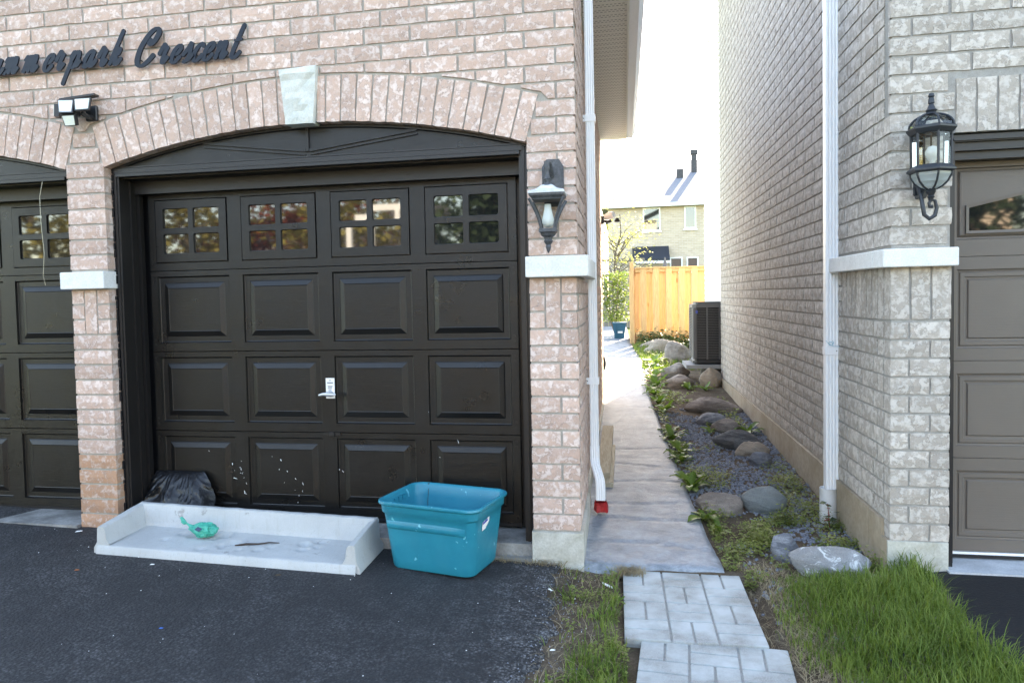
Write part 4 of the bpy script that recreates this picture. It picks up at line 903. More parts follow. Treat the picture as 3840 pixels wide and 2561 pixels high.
# ---------------------------------------------------------------- lantern on the grey pillar
def lantern_grey():
    cx, cy = 1.682, -.135
    r = empty('wall_lantern', (cx, 0, 2.0), 'black domed six-sided wall lantern on the grey pillar', 'lantern')
    n = 6; ro = math.pi/6
    mb = MB(); mb.lathe([(.010, .0), (.011, .008), (.006, .016)], (cx, cy, 2.352), 12); mb.lathe([(.036, 0), (.026, .008), (.020, .012), (.026, .020), (.018, .028), (.012, .044), (.010, .05), (.014, .054), (.013, .060), (.013, .072), (.009, .078), (.014, .086), (.011, .098), (.003, .102)], (cx, cy, 2.283), 14); smooth_by(mb.build('finial', 'lamp_black', r))
    mb = MB(); dome = [(.092*math.cos(t), .062*math.sin(t)) for t in [i*math.pi/2/6 for i in range(6)]]+[(.026, .062)]
    for k in range(n):
        a = ro+k*math.pi/3; mb.tube([(cx+(d+.002)*math.cos(a), cy+(d+.002)*math.sin(a), 2.226+z) for d, z in dome], .005, 6)
    mb.build('dome_rib', 'lamp_black', r)
    mb = MB(); mb.lathe(dome, (cx, cy, 2.225), n, rot=ro); mb.f = mb.f[:-2]; mb.mi = mb.mi[:-2]; mb.build('dome_glass', 'lamp_glass', r)
    for nm, z, pr in (('upper_rim', 2.20, [(.084, -.010), (.092, -.006), (.106, .012), (.106, .02), (.095, .027)]), ('lower_rim', 2.028, [(.088, -.018), (.104, -.010), (.104, -.002), (.084, .016), (.080, .018)])):
        mb = MB(); mb.lathe(pr, (cx, cy, z), n, rot=ro); mb.f = mb.f[:-2]; mb.mi = mb.mi[:-2]; mb.build(nm, 'lamp_black', r)
    mb = MB()
    for k in range(n):
        a = ro+k*math.pi/3; mb.tube([(cx+.083*math.cos(a), cy+.083*math.sin(a), 2.036), (cx+.085*math.cos(a), cy+.085*math.sin(a), 2.20)], .006, 6)
    mb.build('post', 'lamp_black', r)
    for k in range(n):
        a, b = ro+k*math.pi/3, ro+(k+1)*math.pi/3; mb = MB(); mb.add([(cx+.081*math.cos(a), cy+.081*math.sin(a), 2.036), (cx+.081*math.cos(b), cy+.081*math.sin(b), 2.036), (cx+.083*math.cos(b), cy+.083*math.sin(b), 2.2), (cx+.083*math.cos(a), cy+.083*math.sin(a), 2.2)], [(0, 1, 2, 3)]); mb.build('pane', 'lamp_glass', r)
    bowl = [(.022, -.078), (.045, -.066), (.068, -.044), (.083, -.015), (.085, .0)]
    mb = MB(); mb.lathe(bowl, (cx, cy, 2.012), n, rot=ro); mb.f = mb.f[:-2]; mb.mi = mb.mi[:-2]; mb.build('bowl_glass', 'frosted', r)
    mb = MB()
    for k in range(n):
        a = ro+k*math.pi/3; mb.tube([(cx+(d+.002)*math.cos(a), cy+(d+.002)*math.sin(a), 2.012+z) for d, z in bowl], .005, 6)
    mb.build('bowl_rib', 'lamp_black', r)
    mb = MB(); mb.lathe([(.010, -.058), (.012, -.045), (.017, -.040), (.012, -.034), (.018, -.022), (.022, -.014), (.018, -.008), (.024, .0)], (cx, cy, 1.938), 12); smooth_by(mb.build('stem', 'lamp_black', r))
    mb = MB(); lp = []
    for i in range(22):
        t = i/21*2*math.pi*1.02; rad = .055; lp.append((cx-.006+.030*math.sin(t), cy, 1.856-.0+.040*math.cos(t)))
    mb.tube([(cx-.036, cy+.07, 1.905), (cx-.036, cy+.02, 1.91), (cx-.036, cy, 1.86), (cx-.028, cy, 1.815), (cx-.006, cy, 1.795), (cx+.018, cy, 1.81), (cx+.026, cy, 1.845), (cx+.018, cy, 1.88), (cx+.002, cy, 1.884), (cx-.008, cy, 1.868), (cx-.004, cy, 1.852), (cx+.006, cy, 1.853)], [.010, .010, .010, .010, .010, .010, .009, .008, .008, .008, .009, .010], 8); smooth_by(mb.build('scroll', 'lamp_black', r))
    mb = MB(); mb.prism([(1.652, 1.925), (1.668, 1.905), (1.70, 1.905), (1.714, 1.925), (1.714, 2.03), (1.652, 2.03)], -.022, -.0); mb.tube([(1.683, -.02, 1.965), (1.675, -.05, 1.94), (1.66, cy+.06, 1.908)], [.03, .024, .012], 10); mb.build('back_plate', 'lamp_black', r)
    mb = MB(); mb.lathe([(.012, -.045), (.012, -.02), (.020, -.008), (.031, .015), (.031, .03), (.020, .050), (.004, .056)], (cx+.006, cy, 2.082), 16); mb.build('bulb', 'bulb', r, True)
    mb = MB(); mb.tube([(cx+.006, cy, 2.03), (cx+.006, cy, 2.045)], .012, 8); mb.tube([(cx, cy, 2.135), (cx, cy, 2.22)], .004, 6); mb.build('socket', 'chip_dark', r)
lantern_grey()
# ---------------------------------------------------------------- downspouts
def ribbed(mb, pts, w, d, ax=(1, 0, 0)):                         # corrugated rectangular pipe
    ax = Vector(ax); prof = []
    for k in range(4): prof += [(-w/2+w*(k/4)+.004, -d/2), (-w/2+w*(k/4+.12), -d/2-.004), (-w/2+w*((k+1)/4-.06), -d/2-.004)]
    prof += [(w/2, -d/2), (w/2, d/2), (-w/2, d/2), (-w/2, -d/2)]
    pts = [Vector(p) for p in pts]; vs = []; n = len(prof)
    for i, p in enumerate(pts):
        t = (pts[min(i+1, len(pts)-1)]-pts[max(i-1, 0)]).normalized(); b = t.cross(ax).normalized()*-1
        if b.y < 0 and abs(b.y) > .3: b = -b
        for u, v in prof: vs.append(p+ax*u+b*v)
    fs = [(i*n+k, i*n+(k+1) % n, (i+1)*n+(k+1) % n, (i+1)*n+k) for i in range(len(pts)-1) for k in range(n)]
    mb.add(vs, fs)
ds = empty('downspout', (.04, .98, .2), 'white ribbed downspout with red tape at its foot on the pink house', 'downspout')
mb = MB(); ribbed(mb, [(.24, 1.12, 3.535), (.17, 1.06, 3.50), (.07, .985, 3.46), (.041, .965, 3.40), (.041, .965, .43), (.041, .965, .40)], .056, .07); mb.build('pipe', 'white_metal', ds)
mb = MB(); ribbed(mb, [(.041, .965, .46), (.041, .955, .38), (.045, .93, .33), (.062, .885, .285), (.076, .86, .255), (.079, .855, .22), (.079, .85, .13)], .060, .070); mb.build('elbow', 'white_metal', ds)
for z in (2.62, .90):
    mb = MB(); mb.box(.008, .076, .921, .926, z-.022, z+.022); mb.box(-.024, .008, .9275, .9305, z-.022, z+.022); mb.box(.0730, .076, .926, 1.0, z-.022, z+.022); s_ = mb.build('strap', 'white_metal', ds)
    mb = MB(); mb.box(-.002, .003, .925, .9274, z-.003, z+.003); mb.build('screw', 'chip_dark', s_)
mb = MB(); rr = random.Random(8); n = 12; vs = []
for j, (z, k) in enumerate(((.055, 1.05), (.062, 1.2), (.085, 1.15), (.105, 1.08), (.118, 1.03))):
    for i in range(n):
        a = 2*math.pi*i/n; c, s_ = math.cos(a), math.sin(a); q = max(abs(c), abs(s_)); vs.append((.079+.036*k*c/q*rr.uniform(.93, 1.12), .848+.042*k*s_/q*rr.uniform(.93, 1.1), z+rr.uniform(-.008, .008)))
mb.add(vs, [(j*n+i, j*n+(i+1) % n, (j+1)*n+(i+1) % n, (j+1)*n+i) for j in range(4) for i in range(n)]); mb.build('tape', 'red_tape', ds)
ds2 = empty('downspout', (1.515, .95, .1), 'tall white downspout ending in a round drain pipe on the grey house', 'downspout')
mb = MB(); ribbed(mb, [(1.515, .95, 6.1), (1.515, .95, .20)], .076, .060); mb.build('pipe', 'white_metal', ds2)
mb = MB(); mb.lathe([(.050, -.10), (.050, .222), (.0505, .226), (.045, .226), (.044, .18)], (1.492, .93, 0), 24); smooth_by(mb.build('drain_pipe', 'pvc', ds2))
mb = MB(); z = 1.09; mb.box(1.474, 1.556, .911, .914, z-.025, z+.025); mb.box(1.553, 1.556, .914, .95, z-.025, z+.025); mb.box(1.471, 1.474, .911, .975, z-.025, z+.025); mb.add([(1.556, .912, z-.02), (1.584, .905, z-.015), (1.586, .905, z+.034), (1.556, .912, z+.025)], [(0, 1, 2, 3)]); s_ = mb.build('strap', 'white_metal', ds2)
mb = MB(); mb.box(1.535, 1.541, .9095, .9108, z-.004, z+.002); mb.build('screw', 'chip_dark', s_)
mb = MB(); tw = [(1.500+.012*math.cos(t)+.001*t, .906-.004*math.sin(2*t), 1.132+.013*math.sin(t)+.001*t) for t in [i*.45 for i in range(18)]]; mb.tube(tw, .0014, 5); mb.tube([(1.474, .908, 1.155), (1.487, .904, 1.138), (1.50, .907, 1.128), (1.52, .905, 1.118), (1.553, .908, 1.118)], .0012, 5); mb.build('twine', 'twine', ds2)
# ---------------------------------------------------------------- concrete apron strips in front of the doors
mb = MB(); mb.box(XL, PILL[0]-.004, -.03, .32, -.05, .112); mb.build('apron', 'apron', ph); mb = MB(); mb.box(OX0+.01, OX1-.01, .02, .32, -.1, .096)
mb.box(-.58, OX1-.006, -.02, .02, -.1, .028); mb.build('apron', 'apron', ph)
# ---------------------------------------------------------------- concrete tray
def tray():
    x0, x1, yf, yb = -2.690, -1.155, -.385, .02
    def gz(x, y): return drive_z(x, y)
    r = empty('concrete_trough', ((x0+x1)/2, yf, gz((x0+x1)/2, yf)), 'chipped white concrete trough with open front lying by the garage door', 'trough')
    mb = MB(); nx, ny = 130, 34; rr = random.Random(2); vs = []
    dents = [(rr.uniform(x0+.3, x1-.3), rr.uniform(yf+.03, yb-.10), rr.uniform(.018, .042)) for _ in range(22)]
    for j in range(ny+1):
        for i in range(nx+1):
            x = x0+(x1-x0)*i/nx; y = yf+(yb-yf)*j/ny; z = gz(x, y)+.056-.010*(1-j/ny)
            for dx, dy, dr in dents:
                d = math.hypot(x-dx, y-dy)/dr
                if d < 1: z -= .010*(1-d**4)
            if j == 0: z -= .006; y += .004
            vs.append((x+.012*(j == 0)*0, y+.004*N3(x, y, 0, 14)*(j == 0), z+.0015*N3(x, y, 2, 30)))
    fs = [(j*(nx+1)+i, j*(nx+1)+i+1, (j+1)*(nx+1)+i+1, (j+1)*(nx+1)+i) for j in range(ny) for i in range(nx)]
    b = len(vs); vs += [(vs[i][0], yf-.004, gz(vs[i][0], yf)-.012) for i in range(nx+1)]; fs += [(b+i, b+i+1, i+1, i) for i in range(nx)]
    mb.add(vs, fs); mb.build('base', 'cast_concrete', r, True)
    mb = MB(); P = []
    zb_ = lambda x: gz(x, yb)
    def wall_prof(z, s=0): return
    for i in range(nx+1):
        x = x0+.02+(x1-x0-.04)*i/nx; g = zb_(x); j_ = .003*N3(x, 0, 0, 12); P.append([(x, yb-.062, g+.054), (x, yb-.046+j_, g+.075), (x, yb-.040, g+.172+j_), (x, yb-.032, g+.180+j_*1.5), (x, yb-.004, g+.181+j_), (x, yb+.004, g+.172), (x, yb+.01, g-.01)])
    vs = [p for q in P for p in q]; k = 7
    mb.add(vs, [(i*k+a, (i+1)*k+a, (i+1)*k+a+1, i*k+a+1) for i in range(nx) for a in range(k-1)]); mb.build('back_wall', 'cast_concrete', r, True)
    for sgn, xe in ((1, x0), (-1, x1)):
        mb = MB(); P = []; X = lambda d: xe+sgn*d; m = 14
        for i in range(m+1):
            t = i/m; y = yf+.012+(yb-yf-.012)*t; g = gz(xe, y); j_ = .003*N3(xe, y, 3, 14); top = .150+.030*t
            P.append([(X(-.022), y, g-.01), (X(-.020), y, g+.03), (X(.0), y, g+.062), (X(.004), y, g+top-.012+j_), (X(.012), y, g+top+j_), (X(.040), y, g+top-.002+j_), (X(.050), y, g+top-.012), (X(.060+j_), y, g+.075), (X(.078), y, g+.05)])
        k = 9; vs = [p for q in P for p in q]; fs = [(i*k+a, (i+1)*k+a, (i+1)*k+a+1, i*k+a+1) for i in range(m) for a in range(k-1)]; fs += [tuple(range(k)), tuple(range(m*k, m*k+k))]
        mb.add(vs, fs); o = mb.build('side_wall', 'cast_concrete', r); smooth_by(o, 50)
tray()
# teal tied bag, twig, leaf bits in the trough
def blob(fn, nu, nv):
    vs = [fn(2*math.pi*i/nu, math.pi*j/nv) for j in range(nv+1) for i in range(nu)]
    return vs, [(j*nu+i, j*nu+(i+1) % nu, (j+1)*nu+(i+1) % nu, (j+1)*nu+i) for j in range(nv) for i in range(nu)]
bg_ = empty('waste_bag', (-2.18, -.16, .12), 'small tied teal plastic bag lying in the concrete trough', 'bag')
def bf(u, v):
    d = Vector((math.sin(v)*math.cos(u), math.sin(v)*math.sin(u), math.cos(v))); k = 1.05+.22*N3(d.x, d.y, d.z, 2.2)+.30*(.25-abs(N3(d.x, d.y, d.z+5, 3.5)))+.12*(.25-abs(N3(d.x, d.y, d.z+9, 8)))
    x, y, z = d.x*.080*k, d.y*.048*k, d.z*.042*k
    if x < 0: f = 1-min(1, -x/.085)*.55; y *= f; z = z*f+.012*(-x/.08)
    return (-2.165+x, -.16+y, .158+max(z, -.032))
mb = MB(); mb.add(*blob(bf, 56, 32)); smooth_by(mb.build('pouch', 'green_film', bg_), 35)
mb = MB(); mb.tube([(-2.228, -.16, .172), (-2.25, -.162, .187), (-2.262, -.163, .195), (-2.285, -.165, .212), (-2.298, -.165, .232)], [.016, .007, .005, .013, .007], 9); mb.tube([(-2.262, -.163, .195), (-2.275, -.170, .200), (-2.292, -.175, .205)], [.004, .010, .002], 7); mb.build('knot', 'green_film', bg_)
mb = MB(); mb.add([(-2.185, -.214, .178), (-2.155, -.216, .166), (-2.140, -.205, .182), (-2.168, -.203, .192)], [(0, 1, 2, 3)]); mb.build('print', 'dark_film', bg_)
mb = MB(); mb.tube([(-1.92, -.24, .105), (-1.86, -.225, .112), (-1.80, -.20, .106), (-1.74, -.185, .112), (-1.69, -.16, .104)], [.005, .006, .005, .004, .002], 6); tag(mb.build('twig', 'twig'), 'dark bent twig lying in the concrete trough', 'twig')
# black bag behind the trough
def black_bag():
    mb = MB(); nu, nv = 120, 60; vs = []
    def crease(a, b, k): return .5-abs(N3(a, b, k, 1))
    for j in range(nv+1):
        v = j/nv
        for i in range(nu+1):
            u = i/nu*2-1
            hw_ = .160+.165*v**.75; y = .256-.245*v**.75; z = .398-.39*v**1.1
            x = -2.562+u*hw_+.02*N3(u*2.2, v*3, 0, 1)
            k = min(1, .05+v*2.2)
            rad = u*3.0/(.6+v)                                  # folds fan out from the top corners
            fold = k*(.055*crease(rad*.8+1.5*N3(u, v, 3, 1.5), v*1.6, 1)+.030*crease(u*5+v*2, v*4-u*2, 5)+.010*crease(u*9-v*4, v*10+u*4, 9))
            ed = max(0, abs(u)-.66)/.34; y += ed*ed*.12*min(1, v*2.2); z -= ed*.03*v
            vs.append((x, min(y-fold+.03*k, .262), z+.010*k*crease(u*8, v*8, 13)))
    mb.add(vs, [(j*(nu+1)+i, (j+1)*(nu+1)+i, (j+1)*(nu+1)+i+1, j*(nu+1)+i+1) for j in range(nv) for i in range(nu)])
    o = mb.build('trash_bag', 'black_film'); smooth_by(o, 32); tag(o, 'crumpled black plastic bag against the garage door behind the trough', 'bag')
black_bag()
# ---------------------------------------------------------------- teal storage bin
def bin_():
    c = Vector((-.735, -.13, 0)); ang = math.radians(-13.5); gzv = drive_z(-.75, -.1)+.002
    r = empty('storage_bin', (c.x, c.y, gzv), 'scratched teal plastic storage bin without lid on the driveway', 'bin')
    ca, sa = math.cos(ang), math.sin(ang)
    def W(x, y, z): return (c.x+x*ca-y*sa, c.y+x*sa+y*ca, gzv+z)
    def rr_(a, b, rad, n=6):
        P = []
        for cx, cy, a0 in ((a-rad, -b+rad, -90), (a-rad, b-rad, 0), (-a+rad, b-rad, 90), (-a+rad, -b+rad, 180)):
            for k in range(n+1): t = math.radians(a0+90*k/n); P.append((cx+rad*math.cos(t), cy+rad*math.sin(t)))
        return P
    n = 28
    def loft(levels, name, m='teal_plastic', cap0=True, press=False, lab=None):
        mb = MB(); vs = []
        for a, b, rad, z in levels:
            for (x, y) in rr_(a, b, rad):
                if press and y < -b*.93 and abs(x) < a*.86:     # recessed lower panel on the long front
                    q = 1 if .02 < z < .215 else 0
                    y += .012*q
                vs.append(W(x, y, z))
        fs = [(j*n+i, j*n+(i+1) % n, (j+1)*n+(i+1) % n, (j+1)*n+i) for j in range(len(levels)-1) for i in range(n)]
        if cap0: fs.append(tuple(range(n))[::-1])
        mb.add(vs, fs); o = mb.build(name, m, r); smooth_by(o, 38); return o
    # dense front so the pressed panel reads
    mbv = []
    A0, B0, A1, B1, HT = .245, .172, .285, .212, .375
    def side(z): t = z/HT; return A0+(A1-A0)*t, B0+(B1-B0)*t
    lv = [(A0-.02, B0-.02, .05, .0), (A0-.004, B0-.004, .055, .006)]
    for z in (.02, .06, .12, .2, .262, .300): a, b = side(z); lv.append((a, b, .062, z))
    a, b = side(.305); lv += [(a+.010, b+.010, .066, .312), (a+.014, b+.014, .068, .350), (a+.024, b+.024, .072, .356), (a+.027, b+.027, .074, .362), (a+.025, b+.025, .074, .372), (a+.018, b+.018, .070, .375), (a+.010, b+.010, .066, .372)]
    for z in (.36, .30, .2, .10, .012): a, b = side(z); lv.append((a-.004, b-.004, .058, z))
    o = loft(lv, 'body'); me = o.data; me.polygons[-1]
    mb = MB(); P = rr_(A0-.01, B0-.01, .05); mb.add([W(x, y, .008) for x, y in P], [tuple(range(n))]); mb.build('floor', 'teal_plastic', r)
    # raised band above the pressed panel (front and right sides): a step with rounded end
    mb = MB()
    def fp(x, z, d): a, b = side(z); return W(x, -b-d, z)
    xs = [-.236+.46*i/20 for i in range(21)]; top = .262
    prof = [(0.000, .0004), (.006, .006), (.016, .0085), (.030, .0085), (.046, .0004)]
    vs = []
    for x in xs:
        e = max(0, (x-.16)/.064) if x > .16 else 0
        zc = .224-.012*(x+.236)/.46*0
        for dz, d in prof: vs.append(fp(x, zc+dz-(.004*e), d*(1-e**2)+.0004))
    k = len(prof); mb.add(vs, [(i*k+a, (i+1)*k+a, (i+1)*k+a+1, i*k+a+1) for i in range(20) for a in range(k-1)]); smooth_by(mb.build('pressed_band', 'teal_plastic', r), 60)
    # handle slots on the short ends
    for sgn in (-1, 1):
        mb = MB(); a, b = side(.33)
        for k_ in range(3): y = -.06+k_*.045; x = sgn*(a-.003); P = [W(x-sgn*.006, y, .318), W(x-sgn*.006, y+.035, .318), W(x-sgn*.006, y+.035, .345), W(x-sgn*.006, y, .345)]; mb.add(P+[W(x-sgn*.0, y, .318), W(x, y+.035, .318), W(x, y+.035, .345), W(x, y, .345)], [(0, 1, 2, 3), (0, 1, 5, 4), (2, 3, 7, 6), (1, 2, 6, 5), (3, 0, 4, 7)])
        mb.build('handle_slot', 'teal_plastic', r)
    mb = MB(); a, b = side(.27); x = a+.0045
    mb.add([W(x-.0055, -.10, .235), W(x-.002, -.065, .240), W(x+.001, -.02, .270), W(x+.0035, -.022, .294), W(x+.0015, -.07, .286), W(x, -.10, .282)], [(0, 1, 2, 3, 4, 5)]); lb = mb.build('torn_label', 'label_white', r)
    mb = MB(); mb.add([W(x+.0008, -.098, .268), W(x+.0022, -.042, .276), W(x+.0032, -.042, .289), W(x+.0016, -.098, .281)], [(0, 1, 2, 3)]); mb.build('label_print', 'label_blue', lb)
    mb = MB(); a, b = side(.2)                                    # dark crack in the back left corner
    mb.tube([W(-.205, .214, .374), W(-.203, .203, .33), W(-.206, .197, .27), W(-.203, .190, .22)], [.0035, .0016, .0018, .001], 5); mb.build('crack', 'chip_dark', r)
bin_()
# ---------------------------------------------------------------- patio slabs
def slab(c, ang, rows, cols, zt, tilt, label, w=.597, thick=.05):
    r = empty('patio_slab', (c[0], c[1], zt), label, 'slab', 'patio slabs before the path')
    mod = w/cols; ln = mod*rows
    ca, sa = math.cos(ang), math.sin(ang)
    def W(x, y, z): return (c[0]+x*ca-y*sa, c[1]+x*sa+y*ca, zt+z+tilt*y)
    mb = MB(); x0, x1, y0, y1 = -w/2, w/2, -ln/2, ln/2
    def bx(x0, x1, y0, y1, z0, z1, ch):
        q = MB(); q.cbox(x0, x1, y0, y1, z0, z1, ch); return [W(*v) for v in q.v], q.f
    mb.add(*bx(x0, x1, y0, y1, -thick, -.006, .003)); mb.build('base', 'paver_joint', r)
    g = .009
    for j in range(rows):
        for i in range(cols):
            a, b = x0+i*mod, y0+j*mod
            for h in range(2):
                if (i+j) % 2: q = (a+h*mod/2, a+(h+1)*mod/2, b, b+mod)
                else: q = (a, a+mod, b+h*mod/2, b+(h+1)*mod/2)
                q = [q[0]+(g/2 if q[0] > x0+.001 else -.0015), q[1]-(g/2 if q[1] < x1-.001 else -.0015), q[2]+(g/2 if q[2] > y0+.001 else -.0015), q[3]-(g/2 if q[3] < y1-.001 else -.0015)]
                p = MB(); p.add(*bx(*q, -.0305 if (b < y0+.001 or a < x0+.001 or a+mod > x1-.001) else -.012, 0, .0035)); p.build('paver', 'paver', r)
slab((.525, -.388), math.radians(.6), 4, 3, -.022, .01, 'upper pale patio slab with basket weave blocks against the path')
slab((.572, -1.16), math.radians(-4.5), 4, 3, -.040, .008, 'lower grey patio slab with basket weave blocks at the bottom edge')
# two boards lying by the pink wall
for i, (x0, x1, y0, y1, z0, z1, lab) in enumerate(((.022, .125, 1.62, 3.42, .008, .075, 'upper weathered board lying along the pink wall behind the downspout'), (.034, .150, 1.48, 2.75, -.010, .042, 'lower weathered board under another beside the pink wall'))):
    mb = MB()
    if i == 0: z0, z1 = .046, .082
    else: z0, z1 = .004, .0445
    q = MB(); q.cbox(x0, x1, y0, y1, z0, z1, .003); mb.add([(x, y, z+.026*y) for x, y, z in q.v], q.f); tag(mb.build('board', 'old_board'), lab, 'board')
# ---------------------------------------------------------------- rocks
def rock(x, y, sx, sy, sz, rz, m, label, seed, lump=.24, sink=.27, flat=.6):
    r_ = random.Random(seed); mb = MB(); nu, nv = 40, 24; off = seed*3.7
    def f(u, v):
        d = Vector((math.sin(v)*math.cos(u), math.sin(v)*math.sin(u), math.cos(v)))
        k = 1+lump*1.5*N3(d.x+off, d.y, d.z, 1.2)+lump*.6*N3(d.x, d.y+off, d.z, 2.7)+lump*.30*(.4-abs(N3(d.x, d.y, d.z*2+off, 3.5)))+lump*.16*N3(d.x, d.y, d.z+off, 9)
        if flat:                                                  # faceted stones
            for q in range(11):
                nrm = Vector((math.sin(q*2.1+off), math.cos(q*1.7+off*2), math.sin(q*2.9+off)*.8+.25)).normalized(); dd = d.dot(nrm)*k
                if dd > .74: k *= (.74+(dd-.74)*(1-flat))/dd
        p = d*k*1.2; px, py = p.x*sx, p.y*sy
        return (x+px*math.cos(rz)-py*math.sin(rz), y+px*math.sin(rz)+py*math.cos(rz), soil_z(x, max(y, .0) if y > -.2 else y)+p.z*sz+sz*(1-2*sink))
    mb.add(*blob(f, nu, nv)); o = mb.build('rock', m); smooth_by(o, 24); tag(o, label, 'rock', 'rocks edging the garden bed'); return o
PI = math.pi
rock(.88, 12.1, .26, .22, .13, .2, 'rock_tan', 'flat pale rock farthest back before the wooden fence', 1)
rock(.97, 11.0, .30, .24, .20, .1, 'rock_tan', 'large sunlit tan rock beside the far end of the path', 2)
rock(1.16, 9.5, .24, .22, .24, .5, 'rock_brown', 'tall brown rock left of the air conditioner', 3, .22)
rock(.93, 9.2, .15, .13, .10, .3, 'rock_tan', 'small tan rock before the tall brown rock', 4)
rock(1.03, 7.75, .19, .15, .15, -.3, 'rock_brown', 'pointed brown rock below the air conditioner pad', 5, .25, .35, .6)
rock(.99, 6.65, .19, .13, .11, .35, 'rock_brown', 'low reddish rock behind weeds in the bed', 6)
rock(1.42, 6.75, .16, .14, .16, .6, 'rock_tan', 'orange tan rock at the corner under the air conditioner', 16, .2)
rock(1.20, 4.78, .27, .16, .12, -.12, 'rock_brown', 'wide flat brown rock in the middle of the bed', 7, .2, .38, .7)
rock(1.135, 3.98, .145, .12, .085, -.1, 'rock_grey', 'low grey rock just before the wide flat brown rock', 8, .22)
rock(1.225, 3.62, .14, .10, .085, -.25, 'rock_brown', 'rounded reddish brown rock between two grey rocks', 9)
rock(1.235, 2.95, .185, .115, .105, -.35, 'rock_dark', 'long dark grey boulder lying beside the grey wall', 10, .12)
rock(1.305, 2.66, .125, .095, .085, .15, 'rock_tan', 'rough tan rock in front of the long dark boulder', 11, .26, .35, .5)
rock(1.332, 2.36, .080, .07, .062, .1, 'rock_grey', 'small round blue grey rock before the tan rock', 12, .1)
rock(.855, 1.06, .135, .10, .085, -.15, 'rock_brown', 'broad reddish brown rock next to the path edge', 13, .2, .35, .7)
rock(1.15, 1.13, .128, .10, .092, -.12, 'rock_green', 'smooth grey green rounded rock left of the drain pipe', 14, .08)
rock(1.10, .27, .072, .06, .085, .2, 'rock_grey', 'small dark jagged rock behind the white streaked boulder', 15, .3, .3, .8)
rock(1.292, .05, .180, .085, .082, -.03, 'rock_white', 'long white streaked boulder lying at the grass edge', 17, .14, .16)
# ---------------------------------------------------------------- air conditioner
def aircon():
    x0, x1, y0, y1, z0, z1 = 1.205, 1.815, 6.98, 7.62, .445, 1.305
    r = empty('air_conditioner', (1.5, 7.3, z0), 'dark grey louvred air conditioner on a pad at the wall corner', 'air conditioner')
    mb = MB(); mb.cbox(x0+.03, x1-.03, y0+.03, y1-.03, z0+.02, z1-.04, .03); mb.build('core', 'ac_dark', r)
    mb = MB(); mb.cbox(x0, x1, y0, y1, z1-.05, z1, .05); mb.cbox(x0+.05, x1-.05, y0+.05, y1-.05, z1, z1+.012, .03); mb.build('top_cover', 'ac_grey', r)
    mb = MB(); mb.cbox(x0, x1, y0, y1, z0, z0+.07, .05); mb.build('base_pan', 'ac_dark', r)
    for cx, cy in ((x0+.012, y0+.012), (x1-.04, y0+.012), (x0+.012, y1-.04), (x1-.04, y1-.04)):
        mb = MB(); mb.cbox(cx-.012, cx+.05, cy-.012, cy+.05, z0+.07, z1-.05, .012); mb.build('corner_post', 'ac_grey', r)
    for k in range(3):
        xx = x0+.20+k*.17; mb = MB(); mb.box(xx-.010, xx+.010, y0, y0+.02, z0+.07, z1-.05); mb.build('mullion', 'ac_grey', r)
    z = z0+.085
    while z < z1-.06:
        mb = MB(); mb.box(x0+.055, x1-.05, y0+.008, y0+.016, z, z+.006); mb.box(x0+.004, x0+.014, y0+.05, y1-.05, z, z+.009); mb.build('louvre', 'ac_grey', r); z += .0235
    mb = MB(); mb.box(x0-.10, x1+.02, y0-.08, y1+.05, z0-.055, z0-.002); mb.build('pad', 'ac_pad', r)
    mb = MB(); mb.box(x0+.16, x1-.05, y0+.05, y1-.05, .10, z0-.056); mb.build('block', 'ac_dark', r)
    mb = MB(); mb.box(x0+.04, x0+.07, y0-.0005, y0+.004, z1-.13, z1-.09); mb.build('badge', 'label_blue', r)
aircon()
# ---------------------------------------------------------------- cedar fence
def fence():
    y = 13.25; zb, zt = .36, 2.06
    r = empty('wood_fence', (1, y, zb), 'new golden cedar board fence across the end of the gap', 'fence')
    def bd(x0, x1, ya, yb, z0, z1, nm): mb = MB(); mb.cbox(x0, x1, ya, yb, z0, z1, .004); return mb.build(nm, 'cedar', r)
    bd(.375, .465, y-.05, y+.04, zb-.12, zt+.14, 'post'); bd(2.45, 2.54, y-.05, y+.04, zb-.1, zt+.05, 'post')
    for k in range(14):
        x = .47+k*.14
        if k % 2: bd(x, x+.137, y-.045, y-.027, zb-.06-random.uniform(0, .03), zt-.02, 'board')
        else: bd(x, x+.137, y+.027, y+.045, zb-.06, zt-.02, 'board')
    bd(.496, 2.45, y-.026, y+.026, zb+.15, zb+.24, 'rail'); bd(.496, 2.45, y-.026, y+.026, zt-.10, zt-.021, 'rail'); bd(.496, 2.45, y-.06, y+.06, zt-.0195, zt+.012, 'cap')
    for k in range(10):                                            # section running back on the left
        yy = y+.06+k*.15; bd(.37+.004*(k % 2), .39+.004*(k % 2), yy, yy+.14, zb-.03, zt-.08+.012*k, 'board')
    bd(.392, .44, y+.05, y+1.6, zb+.2, zb+.29, 'rail'); bd(.392, .44, y+.05, y+1.6, zt-.25, zt-.16, 'rail')
fence()
